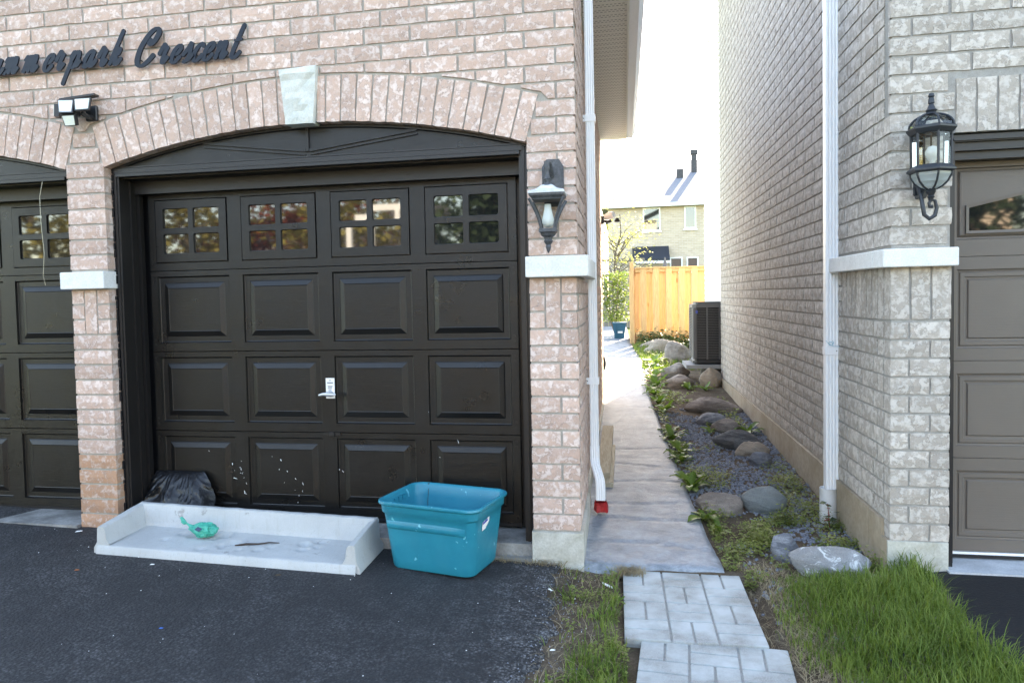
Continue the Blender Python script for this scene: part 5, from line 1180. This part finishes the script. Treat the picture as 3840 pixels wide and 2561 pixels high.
# grey fence further back, blue tub, bush, far tree
def grey_fence():
    y = 20.0; r = empty('wood_fence', (-2, y, .4), 'weathered grey board fence with lattice top behind the shrub', 'fence')
    for k in range(32):
        mb = MB(); x = -4+k*.15; mb.box(x, x+.143, y, y+.02, .3, 2.05); mb.build('board', 'grey_wood', r)
    mb = MB(); mb.box(-4, .9, y-.03, y+.05, 2.05, 2.13); mb.box(-4, .9, y-.03, y+.05, 2.52, 2.60); mb.build('rail', 'grey_wood', r)
    mb = MB()
    for k in range(50):
        for s in (-1, 1):
            x = -4+k*.1; mb.prism([(x, 2.12), (x+.03, 2.12), (x+.03+s*.4, 2.53), (x+s*.4, 2.53)], y+(.0 if s > 0 else .012), y+(.01 if s > 0 else .022))
    mb.build('lattice', 'grey_wood', r)
grey_fence()
tb = empty('recycling_tub', (.07, 14.6, .39), 'blue plastic recycling tub beside the cedar fence', 'tub')
mb = MB(); mb.lathe([(.17, 0), (.175, .02), (.225, .36), (.245, .365), (.245, .40), (.225, .40)], (.12, 14.7, .385), 4, rot=PI/4); mb.build('body', 'bin_blue', tb)
mb = MB(); mb.box(.08, .20, 14.532, 14.536, .52, .57); mb.build('emblem', 'label_white', tb)
mb = MB(); mb.box(.02, .035, 14.515, 14.54, .40, .72); mb.build('rib', 'bin_blue', tb)
# small black wheel peeking out behind the wall end
wl = empty('cart_wheel', (-.13, 7.75, .2), 'black rubber wheel peeking out behind the pink side wall', 'wheel')
def torus(c, R, r, ax, n=28, m=10):
    mb = MB(); vs = []
    for i in range(n):
        for k in range(m): a, b = 2*PI*i/n, 2*PI*k/m; q = (R+r*math.cos(b)); u, v, w_ = q*math.cos(a), q*math.sin(a), r*1.3*math.sin(b); vs.append((c[0]+u*.55+w_*.8, c[1]+u*.83-w_*.5, c[2]+v))
    mb.add(vs, [(i*m+k, ((i+1) % n)*m+k, ((i+1) % n)*m+(k+1) % m, i*m+(k+1) % m) for i in range(n) for k in range(m)]); return mb
torus((-.165, 7.75, .385), .13, .04, 0).build('tyre', 'rubber', wl, True)
mb = MB(); mb.lathe([(.09, -.01), (.09, .02), (.03, .04)], (0, 0, 0), 14); mb.v = [(-.165+x*.55+z*.8, 7.75+x*.83-z*.5, .385+y) for x, y, z in mb.v]; mb.build('hub', 'zinc', wl)
# camera light on the end of the pink side wall
cl = empty('flood_light', (0, 5.6, 2.4), 'small white security light on the far end of the pink side wall', 'light')
mb = MB(); mb.box(-.024, .01, 5.50, 5.60, 2.36, 2.46); mb.tube([(.0, 5.55, 2.40), (.06, 5.55, 2.39), (.10, 5.55, 2.40)], .02, 8); mb.lathe([(.03, -.02), (.036, .0), (.02, .03)], (.17, 5.54, 2.40), 10); mb.build('bracket', 'black_plastic', cl)
mb = MB(); mb.tube([(.02, 5.52, 2.445), (.07, 5.50, 2.455), (.13, 5.46, 2.47)], [.03, .048, .04], 12); mb.build('lamp_head', 'white_metal', cl)
# ---------------------------------------------------------------- foliage helpers
def blades(name, pts, hts, wid, m, lean=.5, label=None, cat=None, parent=None, kind='stuff', seed=1):
    r = random.Random(seed); mb = MB(); V, F = mb.v, mb.f
    for (x, y, z), h in zip(pts, hts):
        a = r.uniform(0, 2*PI); lx, ly = math.cos(a), math.sin(a); le = h*lean*r.uniform(.2, 1.25); w_ = wid*r.uniform(.7, 1.3); b = a+PI/2+r.uniform(-.6, .6); wx, wy = math.cos(b)*w_, math.sin(b)*w_; i = len(V)
        V.append((x-wx, y-wy, z-.004)); V.append((x+wx, y+wy, z-.004))
        V.append((x-wx*.85+lx*le*.25, y-wy*.85+ly*le*.25, z+h*.5)); V.append((x+wx*.85+lx*le*.25, y+wy*.85+ly*le*.25, z+h*.5))
        V.append((x-wx*.5+lx*le*.62, y-wy*.5+ly*le*.62, z+h*.82)); V.append((x+wx*.5+lx*le*.62, y+wy*.5+ly*le*.62, z+h*.82))
        V.append((x+lx*le*1.05, y+ly*le*1.05, z+h*r.uniform(.86, 1.0)))
        F += [(i, i+1, i+3, i+2), (i+2, i+3, i+5, i+4), (i+4, i+5, i+6)]
    mb.mi = [0]*len(F); o = mb.build(name, m, parent); tag(o, label, cat, kind=kind); return o
def leaves(mb, c, size, r, up=.6):
    a = r.uniform(0, 2*PI); t = r.uniform(-.5, 1)*up; d = Vector((math.cos(a)*math.cos(t), math.sin(a)*math.cos(t), math.sin(t))); s_ = d.cross(Vector((r.uniform(-.3, .3), r.uniform(-.3, .3), 1))).normalized(); n = s_.cross(d)
    l = size*r.uniform(.7, 1.3); w_ = l*.42; c = Vector(c); i = len(mb.v)
    mb.v += [tuple(c), tuple(c+d*l*.45+s_*w_-n*l*.06), tuple(c+d*l), tuple(c+d*l*.45-s_*w_-n*l*.06)]; mb.f += [(i, i+1, i+2), (i, i+2, i+3)]; mb.mi += [mb.cur]*2
def gnd(x, y): return soil_z(x, y)
r = random.Random(11); P, Hh = [], []
def in_slabs(x, y): return (.205 < x < .84 and -.80 < y < .03) or (.24 < x < .88+(-.06*(y+.8)) and y <= -.80)
while len(P) < 12500:                                              # tall lawn on the right
    x, y = r.uniform(.84, 1.70), r.uniform(-1.75, .10)
    if in_slabs(x, y) or x > redge(y)+.03 or (y > -.03 and x < 1.12) or (y > -.06 and x < 1.50): continue
    dens = min(1, max(.0, (x-.90-.12*N3(x, y, 0, 4))/.22)); dens *= min(1, max(.25, (.10-y)/.12)); dens *= .75+.5*N3(x, y, 5, 5)
    if r.random() > dens: continue
    P.append((x, y, gnd(x, y))); e_ = .6+.4*min(1, max(0, (x-1.0)/.2)); Hh.append(r.uniform(.04, .115)*e_*(.6 if y > -.22 and x < 1.55 else 1)*(1.15 if x > 1.2 else 1)*(1.25 if r.random() < .12 else 1))
blades('lawn_grass', P, Hh, .0020, 'grass', .75, 'long green grass on the right beside the patio slabs', 'grass', seed=5)
P, Hh = [], []
while len(P) < 3600:                                              # dry straw between slab and grass, at the path corner, below the bin
    k = r.random()
    if k < .50: x, y = r.gauss(.97, .08), r.uniform(-1.3, .12)
    elif k < .62: x, y = r.uniform(1.0, 1.6), r.uniform(-1.3, .05)
    elif k < .80: x, y = r.gauss(.235, .055), r.gauss(-.035, .045)
    elif k < .92: x, y = r.uniform(-.12, .24), r.uniform(-1.3, .0)
    else: x, y = r.uniform(-.5, -.02), r.gauss(-.035, .02)
    if x < -.12 and y < -.06: continue
    if in_slabs(x, y) and not (abs(x-.25) < .09 and y > -.09): continue
    z = gnd(x, y) if x > -.1 else max(drive_z(x, y), 0)
    if in_slabs(x, y): z = -.018
    P.append((x, y, z)); Hh.append(r.uniform(.012, .035) if .50 > k or k > .62 else r.uniform(.03, .06))
blades('dry_grass', P, Hh, .0015, 'dry_grass', 3.2, 'dry straw and dead grass around the patio slabs', 'dry grass', seed=6)
P, Hh = [], []
while len(P) < 1500:                                              # sparse grass left of the slabs and at the bottom edge
    x, y = r.uniform(-.12, .42), r.uniform(-1.55, -.02)
    d = max(0, 1-abs(x-.17)/.08)*(.45 if y > -.9 else .7)+(.75 if y < -1.0 and x > 0.0 else 0)+max(0, N3(x, y, 8, 6))*.5
    if y > -.25: d *= .3
    if in_slabs(x, y) and not (x < .30 and r.random() < .02): continue
    if r.random() > d: continue
    P.append((x, y, gnd(x, y))); Hh.append(r.uniform(.02, .075))
blades('weed_grass', P, Hh, .0022, 'grass', 1.0, 'short grass tufts left of the patio slabs', 'grass', seed=7)
# low leafy ground cover
mb = MB(); cnt = 0
while cnt < 19000:
    k = r.random()
    if k < .45: x, y = r.uniform(.74, 1.54), r.uniform(-.10, .95); d = .12+1.1*N3(x, y, 0, 4.5)+(.12 if y < .55 else -.05)
    elif k < .66: x, y = r.uniform(.70, 1.50), r.uniform(.8, 2.3); d = .06+1.2*N3(x, y, 3, 3.2)+(.35 if x > 1.28 else 0)+(.25 if abs(y-1.75) < .22 else 0)
    elif k < .90: x, y = r.uniform(.62, 1.45), r.uniform(2.0, 9.5); d = -.10+1.1*N3(x, y, 6, 1.8)+(.6 if x < path_right(y)+.14 else 0)
    else: x, y = r.uniform(-.06, .26), r.uniform(-1.4, -.1); d = -.10+1.3*N3(x, y, 9, 6)
    if x < path_right(max(y, 0))+.008 and y > 0: continue
    if in_slabs(x, y) or (abs(x-1.292) < .21 and -.12 < y < .12) or (abs(x-1.10) < .07 and .12 < y < .3): continue
    if r.random() > d: continue
    h = abs(r.gauss(0, .028))*(1.6 if d > .5 else .9); sz = r.uniform(.006, .019)*(1 if y < 2.5 else 2.2); leaves(mb, (x, y, gnd(x, y)+h), sz, r, .7); cnt += 1
tag(mb.build('ground_cover', 'weed'), 'low leafy weeds covering the garden bed', 'weeds', kind='stuff')
# crushed stone
mb = MB(); rg = random.Random(21)
for _ in range(7600):
    y = rg.uniform(.35, 4.9) if rg.random() < .86 else rg.uniform(-1.4, .4); x = rg.uniform(path_right(max(y, 0))+.01, 1.56)
    if y < .35 and (x < .86 or rg.random() < .25): continue
    if N3(x, y, 11, 2.2)+(.35 if 1.2 < y < 3.6 else -.05) < rg.uniform(-.35, .25): continue
    s_ = rg.uniform(.006, .0135)*(1+.12*max(0, y-1)); z = gnd(x, y)+s_*.3; a = rg.uniform(0, PI); i = len(mb.v); c, q = math.cos(a), math.sin(a)
    pv = [(-1, -.7, -.6), (1, -.8, -.5), (.9, .8, -.6), (-.8, .9, -.5), (-.6, -.5, .6), (.7, -.4, .75), (.5, .6, .55), (-.6, .5, .8)]
    for u, v, t in pv: u *= rg.uniform(.7, 1.2); v *= rg.uniform(.6, 1.1); t *= rg.uniform(.6, 1.1); mb.v.append((x+(u*c-v*q)*s_, y+(u*q+v*c)*s_, z+t*s_*.8))
    mb.f += [tuple(i+k for k in f) for f in ((4, 5, 6, 7), (0, 1, 5, 4), (1, 2, 6, 5), (2, 3, 7, 6), (3, 0, 4, 7))]
mb.mi = [0]*len(mb.f); tag(mb.build('gravel', 'gravel'), 'blue grey crushed stone in the garden bed', 'gravel', kind='stuff')
mb = MB()                                                          # loose asphalt crumbs along the driveway edge
for _ in range(420):
    y = rg.uniform(-1.7, .0); x = edge_x(y)+rg.gauss(.03, .06)
    if x > .2: continue
    s_ = rg.uniform(.0015, .004); z = (gnd(x, y) if x > edge_x(y) else drive_z(x, y))+s_*.3; i = len(mb.v)
    for u, v, t in ((-1, -1, -.5), (1, -1, -.5), (1, 1, -.5), (-1, 1, -.5), (0, 0, 1)): mb.v.append((x+u*s_*rg.uniform(.6, 1.2), y+v*s_*rg.uniform(.6, 1.2), z+t*s_))
    mb.f += [(i, i+1, i+4), (i+1, i+2, i+4), (i+2, i+3, i+4), (i+3, i, i+4)]
mb.mi = [0]*len(mb.f); tag(mb.build('loose_stones', 'gravel'), 'loose grey stone crumbs along the worn driveway edge', 'gravel', kind='stuff')
# dandelions: each plant with its own leaves
_lm = {}
def leaf_mesh(v):
    if v in _lm: return _lm[v]
    rr = random.Random(v); mb = MB(); n = 6; vs = []
    for i in range(n+1):
        t = i/n; w_ = (.10+.26*math.sin(PI*min(1, t*.95)**1.3)*(1 if i % 2 else .62))*(0.05 if i == n else 1)*.55; z = .55*t-.55*t*t*rr.uniform(.7, 1.2); vs += [(-w_, t, z+.05), (0, t, z), (w_, t, z+.05)]
    mb.add(vs, [(i*3+k, i*3+k+1, i*3+k+4, i*3+k+3) for i in range(n) for k in range(2)]); _lm[v] = mb.mesh('leaf', 'dandelion_leaf', True); return _lm[v]
def dandelion(x, y, s, n, label, group, z=None):
    z = gnd(x, y) if z is None else z
    o = empty('dandelion', (x, y, z), label, 'weed', group); rr = random.Random(int(x*1000)+int(y*77))
    for k in range(n):
        c = bpy.data.objects.new('leaf', leaf_mesh(rr.randrange(5))); COL.objects.link(c); c.parent = o; l = s*rr.uniform(.65, 1.15); c.scale = (l, l, l); c.rotation_euler = (math.radians(rr.uniform(5, 45)), rr.uniform(-.2, .2), 2*PI*k/n+rr.uniform(-.3, .3))
ORD = 'first second third fourth fifth sixth seventh eighth ninth tenth eleventh twelfth thirteenth fourteenth'.split()
for _k, (x, y, s, n) in enumerate(((.74, .86, .10, 6), (.715, 1.55, .12, 9), (.74, 1.75, .09, 7), (.70, 2.35, .12, 9), (.71, 2.62, .13, 8), (.68, 3.2, .12, 9), (.67, 3.5, .10, 7), (.66, 4.6, .13, 10), (.64, 5.2, .13, 9), (.63, 5.9, .15, 10), (.66, 6.6, .16, 10), (.66, 7.4, .17, 10), (.70, 8.2, .18, 10), (.72, 9.0, .20, 10))):
    dandelion(x, y, s*1.45, n+2, ORD[_k]+' dandelion from the front along the right edge of the path', 'dandelions along the path edge')
dandelion(1.42, 3.55, .17, 9, 'large dandelion clump against the grey wall behind the rocks', 'dandelions in the bed')
dandelion(1.06, 3.55, .10, 6, 'small dandelion just left of the reddish brown rock', 'dandelions in the bed')
dandelion(1.08, 6.35, .15, 9, 'dandelion growing over the low reddish rock', 'dandelions in the bed')
dandelion(1.30, 6.3, .14, 8, 'dandelion below the air conditioner near the wall corner', 'dandelions in the bed')
dandelion(.80, .62, .09, 5, 'young dandelion before the broad reddish brown rock', 'dandelions in the bed')
dandelion(.20, -.42, .05, 6, 'small dandelion at the left edge of the upper patio slab', 'dandelions in the bed')
dandelion(.10, -.62, .05, 6, 'small dandelion on the soil left of the patio slabs', 'dandelions in the bed')
# red stemmed weed at the drain pipe
rw = empty('red_weed', (1.455, .80, .01), 'red stemmed weed growing before the drain pipe', 'weed')
mb = MB(); mb.tube([(1.47, .80, .0), (1.462, .79, .06), (1.458, .79, .12), (1.452, .785, .165)], [.003, .003, .0025, .0015], 5); mb.tube([(1.462, .79, .05), (1.44, .785, .075)], .002, 5); mb.build('stem', 'red_stem', rw)
rr = random.Random(4); mb = MB()
for k in range(16): leaves(mb, (1.458+rr.uniform(-.006, .006), .786, .05+rr.random()*.11), .020, rr)
mb.build('leaf', 'red_leaf', rw); mb = MB()
for x, z in ((1.43, .16), (1.475, .15), (1.48, .115), (1.472, .09), (1.485, .06), (1.425, .12)): leaves(mb, (x, .78, z), .045, rr, .2)
mb.build('leaf', 'ivy_leaf', rw)
# ivy below the cedar fence
mb = MB(); rr = random.Random(9)
for _ in range(2600):
    x = rr.uniform(.55, 1.85); y = rr.uniform(12.2, 13.2); leaves(mb, (x, y, soil_z(x, y)+abs(rr.gauss(0, .15))*(y-11.9)/1.2), rr.uniform(.05, .10), rr)
tag(mb.build('ivy', 'ivy_leaf'), 'dark green ivy growing along the foot of the cedar fence', 'ivy', kind='stuff')
P, Hh = [], []
for _ in range(2600):
    y = rr.uniform(8.5, 12.6); x = rr.uniform(path_right(y)-.02, 1.5); P.append((x, y, soil_z(x, y))); Hh.append(rr.uniform(.04, .16))
blades('back_grass', P, Hh, .006, 'grass', .8, 'bright grass around the far rocks', 'grass', seed=9)
# ---------------------------------------------------------------- trees
def tree(name, x, y, zb, h, rad, m, label, group, n=4500, leaf=.16, cz=.62, flat=.75, seed=1, trunk=.14, fir=False):
    rr = random.Random(seed); o = empty(name, (x, y, zb), label, 'tree', group); mb = MB()
    top = Vector((x, y, zb+h*.85)); pts = [(x+rr.uniform(-.1, .1)*i*.25, y+rr.uniform(-.1, .1)*i*.25, zb+h*.85*i/6) for i in range(7)]; mb.tube(pts, [trunk*(1-.13*i) for i in range(7)], 8); cl = []
    for k in range(18 if not fir else 34):
        t = rr.uniform(.25, .8) if not fir else rr.uniform(.1, .95); b = Vector(pts[0]).lerp(top, t); a = rr.uniform(0, 2*PI); R_ = rad*(rr.uniform(.5, 1) if not fir else (1.05-t)*rr.uniform(.75, 1))
        e_ = b+Vector((math.cos(a)*R_, math.sin(a)*R_, (h*.16*rr.uniform(.3, 1.4) if not fir else -h*.03))); mid = b.lerp(e_, .5)+Vector((0, 0, .08*h*(.5 if fir else .4))); mb.tube([b, mid, e_], [trunk*.35, trunk*.2, trunk*.06], 5); cl += [e_, mid.lerp(e_, .5), mid]
    if not fir:
        for _ in range(16):
            d = Vector((rr.gauss(0, 1), rr.gauss(0, 1), rr.gauss(0, 1))).normalized()*rr.uniform(.4, 1); cl.append(Vector((x+d.x*rad, y+d.y*rad, zb+h*cz+d.z*h*.36)))
    mb.build('trunk', 'bark', o); lf = MB()
    for _ in range(n):
        c = rr.choice(cl); s_ = rad*.20; p = c+Vector((rr.gauss(0, s_), rr.gauss(0, s_), rr.gauss(0, s_*flat))); leaves(lf, p, leaf, rr, 1.0)
    lf.build('crown', m, o); return o
tree('ornamental_tree', .05, 18.2, .4, 4.0, 1.0, 'pale_leaf', 'sparse pale yellow green tree behind the cedar fence', None, 1000, .08, .72, .8, 3, .05)
bo = empty('shrub', (.0, 15.8, .4), 'leafy green shrub behind the blue tub', 'shrub'); mb = MB(); rr = random.Random(6)
for k in range(9): a = rr.uniform(0, 2*PI); mb.tube([(.0, 15.8, .4), (.0+math.cos(a)*.2, 15.8+math.sin(a)*.2, 1.1), (.0+math.cos(a)*.42, 15.8+math.sin(a)*.35, 1.9+rr.uniform(-.3, .3))], [.015, .01, .004], 5)
mb.build('stem', 'bark', bo); mb = MB()
for _ in range(1500): a = rr.uniform(0, 2*PI); t = rr.random()**.6; leaves(mb, (.0+math.cos(a)*.45*t+rr.gauss(0, .06), 15.8+math.sin(a)*.4*t, .75+1.3*rr.random()), .085, rr, 1)
mb.build('foliage', 'bush_leaf', bo)
G_ = 'trees across the street'
tree('street_tree', -14.2, -18, -.2, 9, 3.0, 'yellow_leaf', 'yellow leaved tree farthest left across the street', G_, 3000, .26, .58, .8, 11, .2)
tree('street_tree', -11.2, -23.5, -.2, 9.5, 3.0, 'red_leaf', 'red leaved tree standing behind the yellow trees', G_, 3400, .28, .55, .8, 12, .22)
tree('street_tree', -8.3, -16.5, -.2, 8, 2.1, 'yellow_leaf', 'slim yellow leaved tree before the pale house', G_, 1700, .22, .62, .8, 13, .18)
tree('street_tree', -19.3, -18, -.2, 9, 3.0, 'yellow_leaf', 'yellow leaved tree beyond the red house corner across the street', G_, 4200, .28, .5, .8, 18, .2)
tree('street_tree', -16.8, -24, -.2, 9, 3.2, 'red_leaf', 'broad red leaved tree at the end of the street', G_, 4500, .28, .5, .8, 17, .2)
tree('fir_tree', -3.6, -18.5, -.2, 10, 2.5, 'fir_leaf', 'dark green fir across the street beside the driveway', G_, 5200, .30, .5, .6, 14, .2, True)
tree('fir_tree', 9.3, -17.5, -.2, 9, 2.6, 'fir_leaf', 'tall dark fir across the street on the right', G_, 5200, .30, .5, .6, 15, .2, True)
tree('street_tree', -6.2, -27, -.2, 10, 3.2, 'bush_leaf', 'green tree behind the house across the street', G_, 3600, .3, .6, .8, 16, .2)
# ---------------------------------------------------------------- houses in the distance
def simple_house(x0, x1, y, dep, zb, eave, ridge, wm_, rm, label, facing=1, hip=2.5, over=.4):
    o = empty('brick_house' if 'brick' in label else 'house', ((x0+x1)/2, y, zb), label, 'house'); mb = MB(); ya, yb = sorted((y, y+facing*dep)); mb.box(x0, x1, ya, yb, zb-.5, eave); mb.build('wall', wm_, o)
    mb = MB(); a, b, c, d = x0-over, x1+over, ya-over, yb+over; ym = (ya+yb)/2
    mb.add([(a, c, eave), (b, c, eave), (b, d, eave), (a, d, eave), (a+hip, ym, ridge), (b-hip, ym, ridge)], [(0, 1, 5, 4), (1, 2, 5), (2, 3, 4, 5), (3, 0, 4), (3, 2, 1, 0)]); rf = mb.build('roof', rm, o)
    mb = MB(); mb.box(a-.02, b+.02, *((c-.06, c-.005) if facing > 0 else (d+.005, d+.06)), eave-.08, eave+.10); mb.build('gutter', 'white_paint', o)
    return o, rf
def win(o, x0, x1, z0, z1, y, f=-1):
    a, b = sorted((y+f*.01, y+f*.05)); mb = MB(); t = .07
    for q in ((x0, x1, z0, z0+t), (x0, x1, z1-t, z1), (x0, x0+t, z0+t, z1-t), (x1-t, x1, z0+t, z1-t)): mb.box(q[0], q[1], a, b, q[2], q[3])
    fr_ = mb.build('window', 'white_paint', o); mb = MB(); mb.add([(x0+t, y+f*.02, z0+t), (x1-t, y+f*.02, z0+t), (x1-t, y+f*.02, z1-t), (x0+t, y+f*.02, z1-t)], [(0, 1, 2, 3)]); mb.build('pane', 'glass', fr_)
    mb = MB(); mb.box(x0-.05, x1+.05, *sorted((y, y+f*.09)), z0-.09, z0-.001); mb.build('sill', 'white_paint', fr_)
fo, rf = simple_house(-.55, 9, 36, 16, .3, 6.05, 9.7, 'far_brick', 'pale_shingle', 'tan brick house with grey shingle roof far behind the fence', 1, 3.6, .35)
win(fo, 1.25, 2.15, 4.75, 5.95, 36); win(fo, 3.35, 3.95, 4.8, 5.95, 36); win(fo, 2.60, 3.25, 2.6, 3.35, 36); win(fo, 3.45, 4.05, 2.6, 3.35, 36)
mb = MB(); mb.add([(.7, 36, 3.95), (2.55, 36, 3.95), (2.55, 34.9, 3.25), (.7, 34.9, 3.25), (.7, 34.9, 3.15), (2.55, 34.9, 3.15), (2.55, 36, 3.85), (.7, 36, 3.85)], [(0, 3, 2, 1), (3, 4, 5, 2), (4, 7, 6, 5), (0, 7, 4, 3), (1, 2, 5, 6)]); mb.build('awning', 'dark_awning', fo)
mb = MB(); mb.box(.65, 2.6, 34.85, 34.95, 3.02, 3.14); mb.build('awning_beam', 'white_paint', fo)
mb = MB(); mb.box(4.20, 4.5, 41.2, 41.5, 8.2, 9.75); mb.box(4.14, 4.56, 41.14, 41.56, 9.55, 9.8); mb.build('chimney', 'roof_dark', rf); mb = MB(); mb.box(3.3, 3.65, 40.2, 40.5, 7.6, 8.55); mb.build('roof_vent', 'roof_dark', rf)
um = empty('patio_umbrella', (1.35, 22, .4), 'closed grey patio umbrella behind the cedar fence', 'umbrella')
mb = MB(); mb.tube([(1.62, 22, .4), (1.62, 22, 2.7)], .02, 8); mb.build('pole', 'grey_wood', um); mb = MB(); mb.lathe([(.07, 1.5), (.10, 1.7), (.08, 2.3), (.05, 2.55), (.01, 2.68)], (1.62, 22, 0), 10); mb.build('canopy', 'umbrella_cloth', um)
ho, _ = simple_house(-13.6, -7.4, -29, 8, -.2, 3.4, 6.0, 'stucco', 'roof_dark', 'pale house with white garage across the street', -1, 2.6)
mb = MB(); mb.box(-10.9, -8.0, -29, -28.95, -.1, 2.2); mb.build('garage_door', 'white_paint', ho); win(ho, -13.0, -11.6, 1.0, 2.3, -29, 1)
h2, _ = simple_house(-22, -15, -30, 8, -.2, 3.6, 6.4, 'red_wall', 'roof_dark', 'red house across the street on the left', -1, 2.6); win(h2, -20, -18, 1, 2.4, -30, 1)
h3, _ = simple_house(-5.5, 4, -31, 8, -.2, 5.6, 8.4, 'far_brick', 'roof_dark', 'tall brick house straight across the street', -1, 2.6); win(h3, -4, -2.4, 3.4, 4.8, -31, 1); win(h3, 0, 1.6, 3.4, 4.8, -31, 1)
h4, _ = simple_house(7, 16, -30, 8, -.2, 5.6, 8.4, 'far_brick', 'roof_dark', 'brick house across the street on the right', -1, 2.6); win(h4, 9, 11, 3.4, 4.8, -30, 1)
pr = empty('post_frame', (-5.6, -13, -.2), 'white post frame near the street for the pane reflections', 'post_frame')  # stands for the ladder posts mirrored in the garage panes
for x in (-6.1, -5.0): mb = MB(); mb.box(x-.06, x+.06, -13.06, -12.94, -.3, 3.6); mb.build('post', 'white_paint', pr)
mb = MB(); mb.box(-6.3, -4.8, -13.05, -12.95, 3.6, 3.75); mb.build('beam', 'white_paint', pr)
# ---------------------------------------------------------------- small litter
def chip(name, x, y, s, m, label, z=None, l=1.6, a=0.3):
    z = drive_z(x, y) if z is None else z; mb = MB(); c, q = math.cos(a), math.sin(a); vs = []
    for u, v, t in ((-1, -.5, 0), (.8, -.6, 0), (1.1, .5, 0), (-.7, .7, 0), (-.5, -.2, .5), (.6, -.1, .6), (.5, .4, .4), (-.4, .4, .55)): u *= l; vs.append((x+(u*c-v*q)*s, y+(u*q+v*c)*s, z+.001+t*s))
    mb.add(vs, [(4, 5, 6, 7), (0, 1, 5, 4), (1, 2, 6, 5), (2, 3, 7, 6), (3, 0, 4, 7)]); tag(mb.build(name, m), label, 'litter')
chip('debris', -1.55, -.47, .011, 'chip_dark', 'dark clump of debris on the driveway before the trough')
chip('leaf_scrap', -2.62, -.62, .008, 'chip_orange', 'small orange leaf scrap on the driveway at the left')
chip('plastic_scrap', -1.78, -1.13, .006, 'chip_blue', 'tiny blue plastic scrap on the driveway')
mb = MB(); mb.tube([(.12, -.215, -.012), (.17, -.262, -.016)], .0055, 8); tag(mb.build('plastic_tube', 'label_white'), 'short white tube lying on the soil left of the upper patio slab', 'litter')
chip('stone_chip', -.135, -.37, .008, 'label_white', 'white stone chip on the driveway edge', None, 2.2, -.8)
chip('stone_chip', -.07, -.95, .008, 'label_white', 'white stone chip on the soil near the bottom edge', gnd(-.07, -.95))
chip('paper_scrap', -2.28, -.47, .007, 'label_white', 'pale paper scrap on the driveway before the trough corner', None, 1.8)
chip('paper_scrap', -3.05, -.08, .009, 'label_white', 'pale paper scrap on the driveway beside the brick pillar', None, 2.4, .7)
mb = MB(); rr = random.Random(5)                                   # scattered pale grit
for _ in range(70):
    x, y = rr.uniform(-3.4, .2), rr.uniform(-1.6, -.05); s_ = rr.uniform(.0012, .0035); z = max(drive_z(x, y), gnd(x, y) if x > -.13 else -9)+.001; i = len(mb.v); mb.v += [(x-s_, y-s_, z), (x+s_, y-s_*.7, z), (x+s_*.6, y+s_, z), (x, y, z+s_)]; mb.f += [(0+i, 1+i, 3+i), (1+i, 2+i, 3+i), (2+i, i, 3+i)]; mb.mi += [0]*3
tag(mb.build('grit', 'label_white'), 'pale grit scattered over the driveway', 'grit', kind='stuff')
# loose wire hanging before the left door
mb = MB(); mb.tube([(-3.30, .05, 2.26), (-3.302, .02, 2.15), (-3.285, .0, 2.02), (-3.272, -.01, 1.93), (-3.262, -.01, 1.80), (-3.285, .0, 1.66), (-3.29, .02, 1.60)], .0018, 5); tag(mb.build('wire', 'wire'), 'thin bent wire hanging before the left garage door', 'wire')
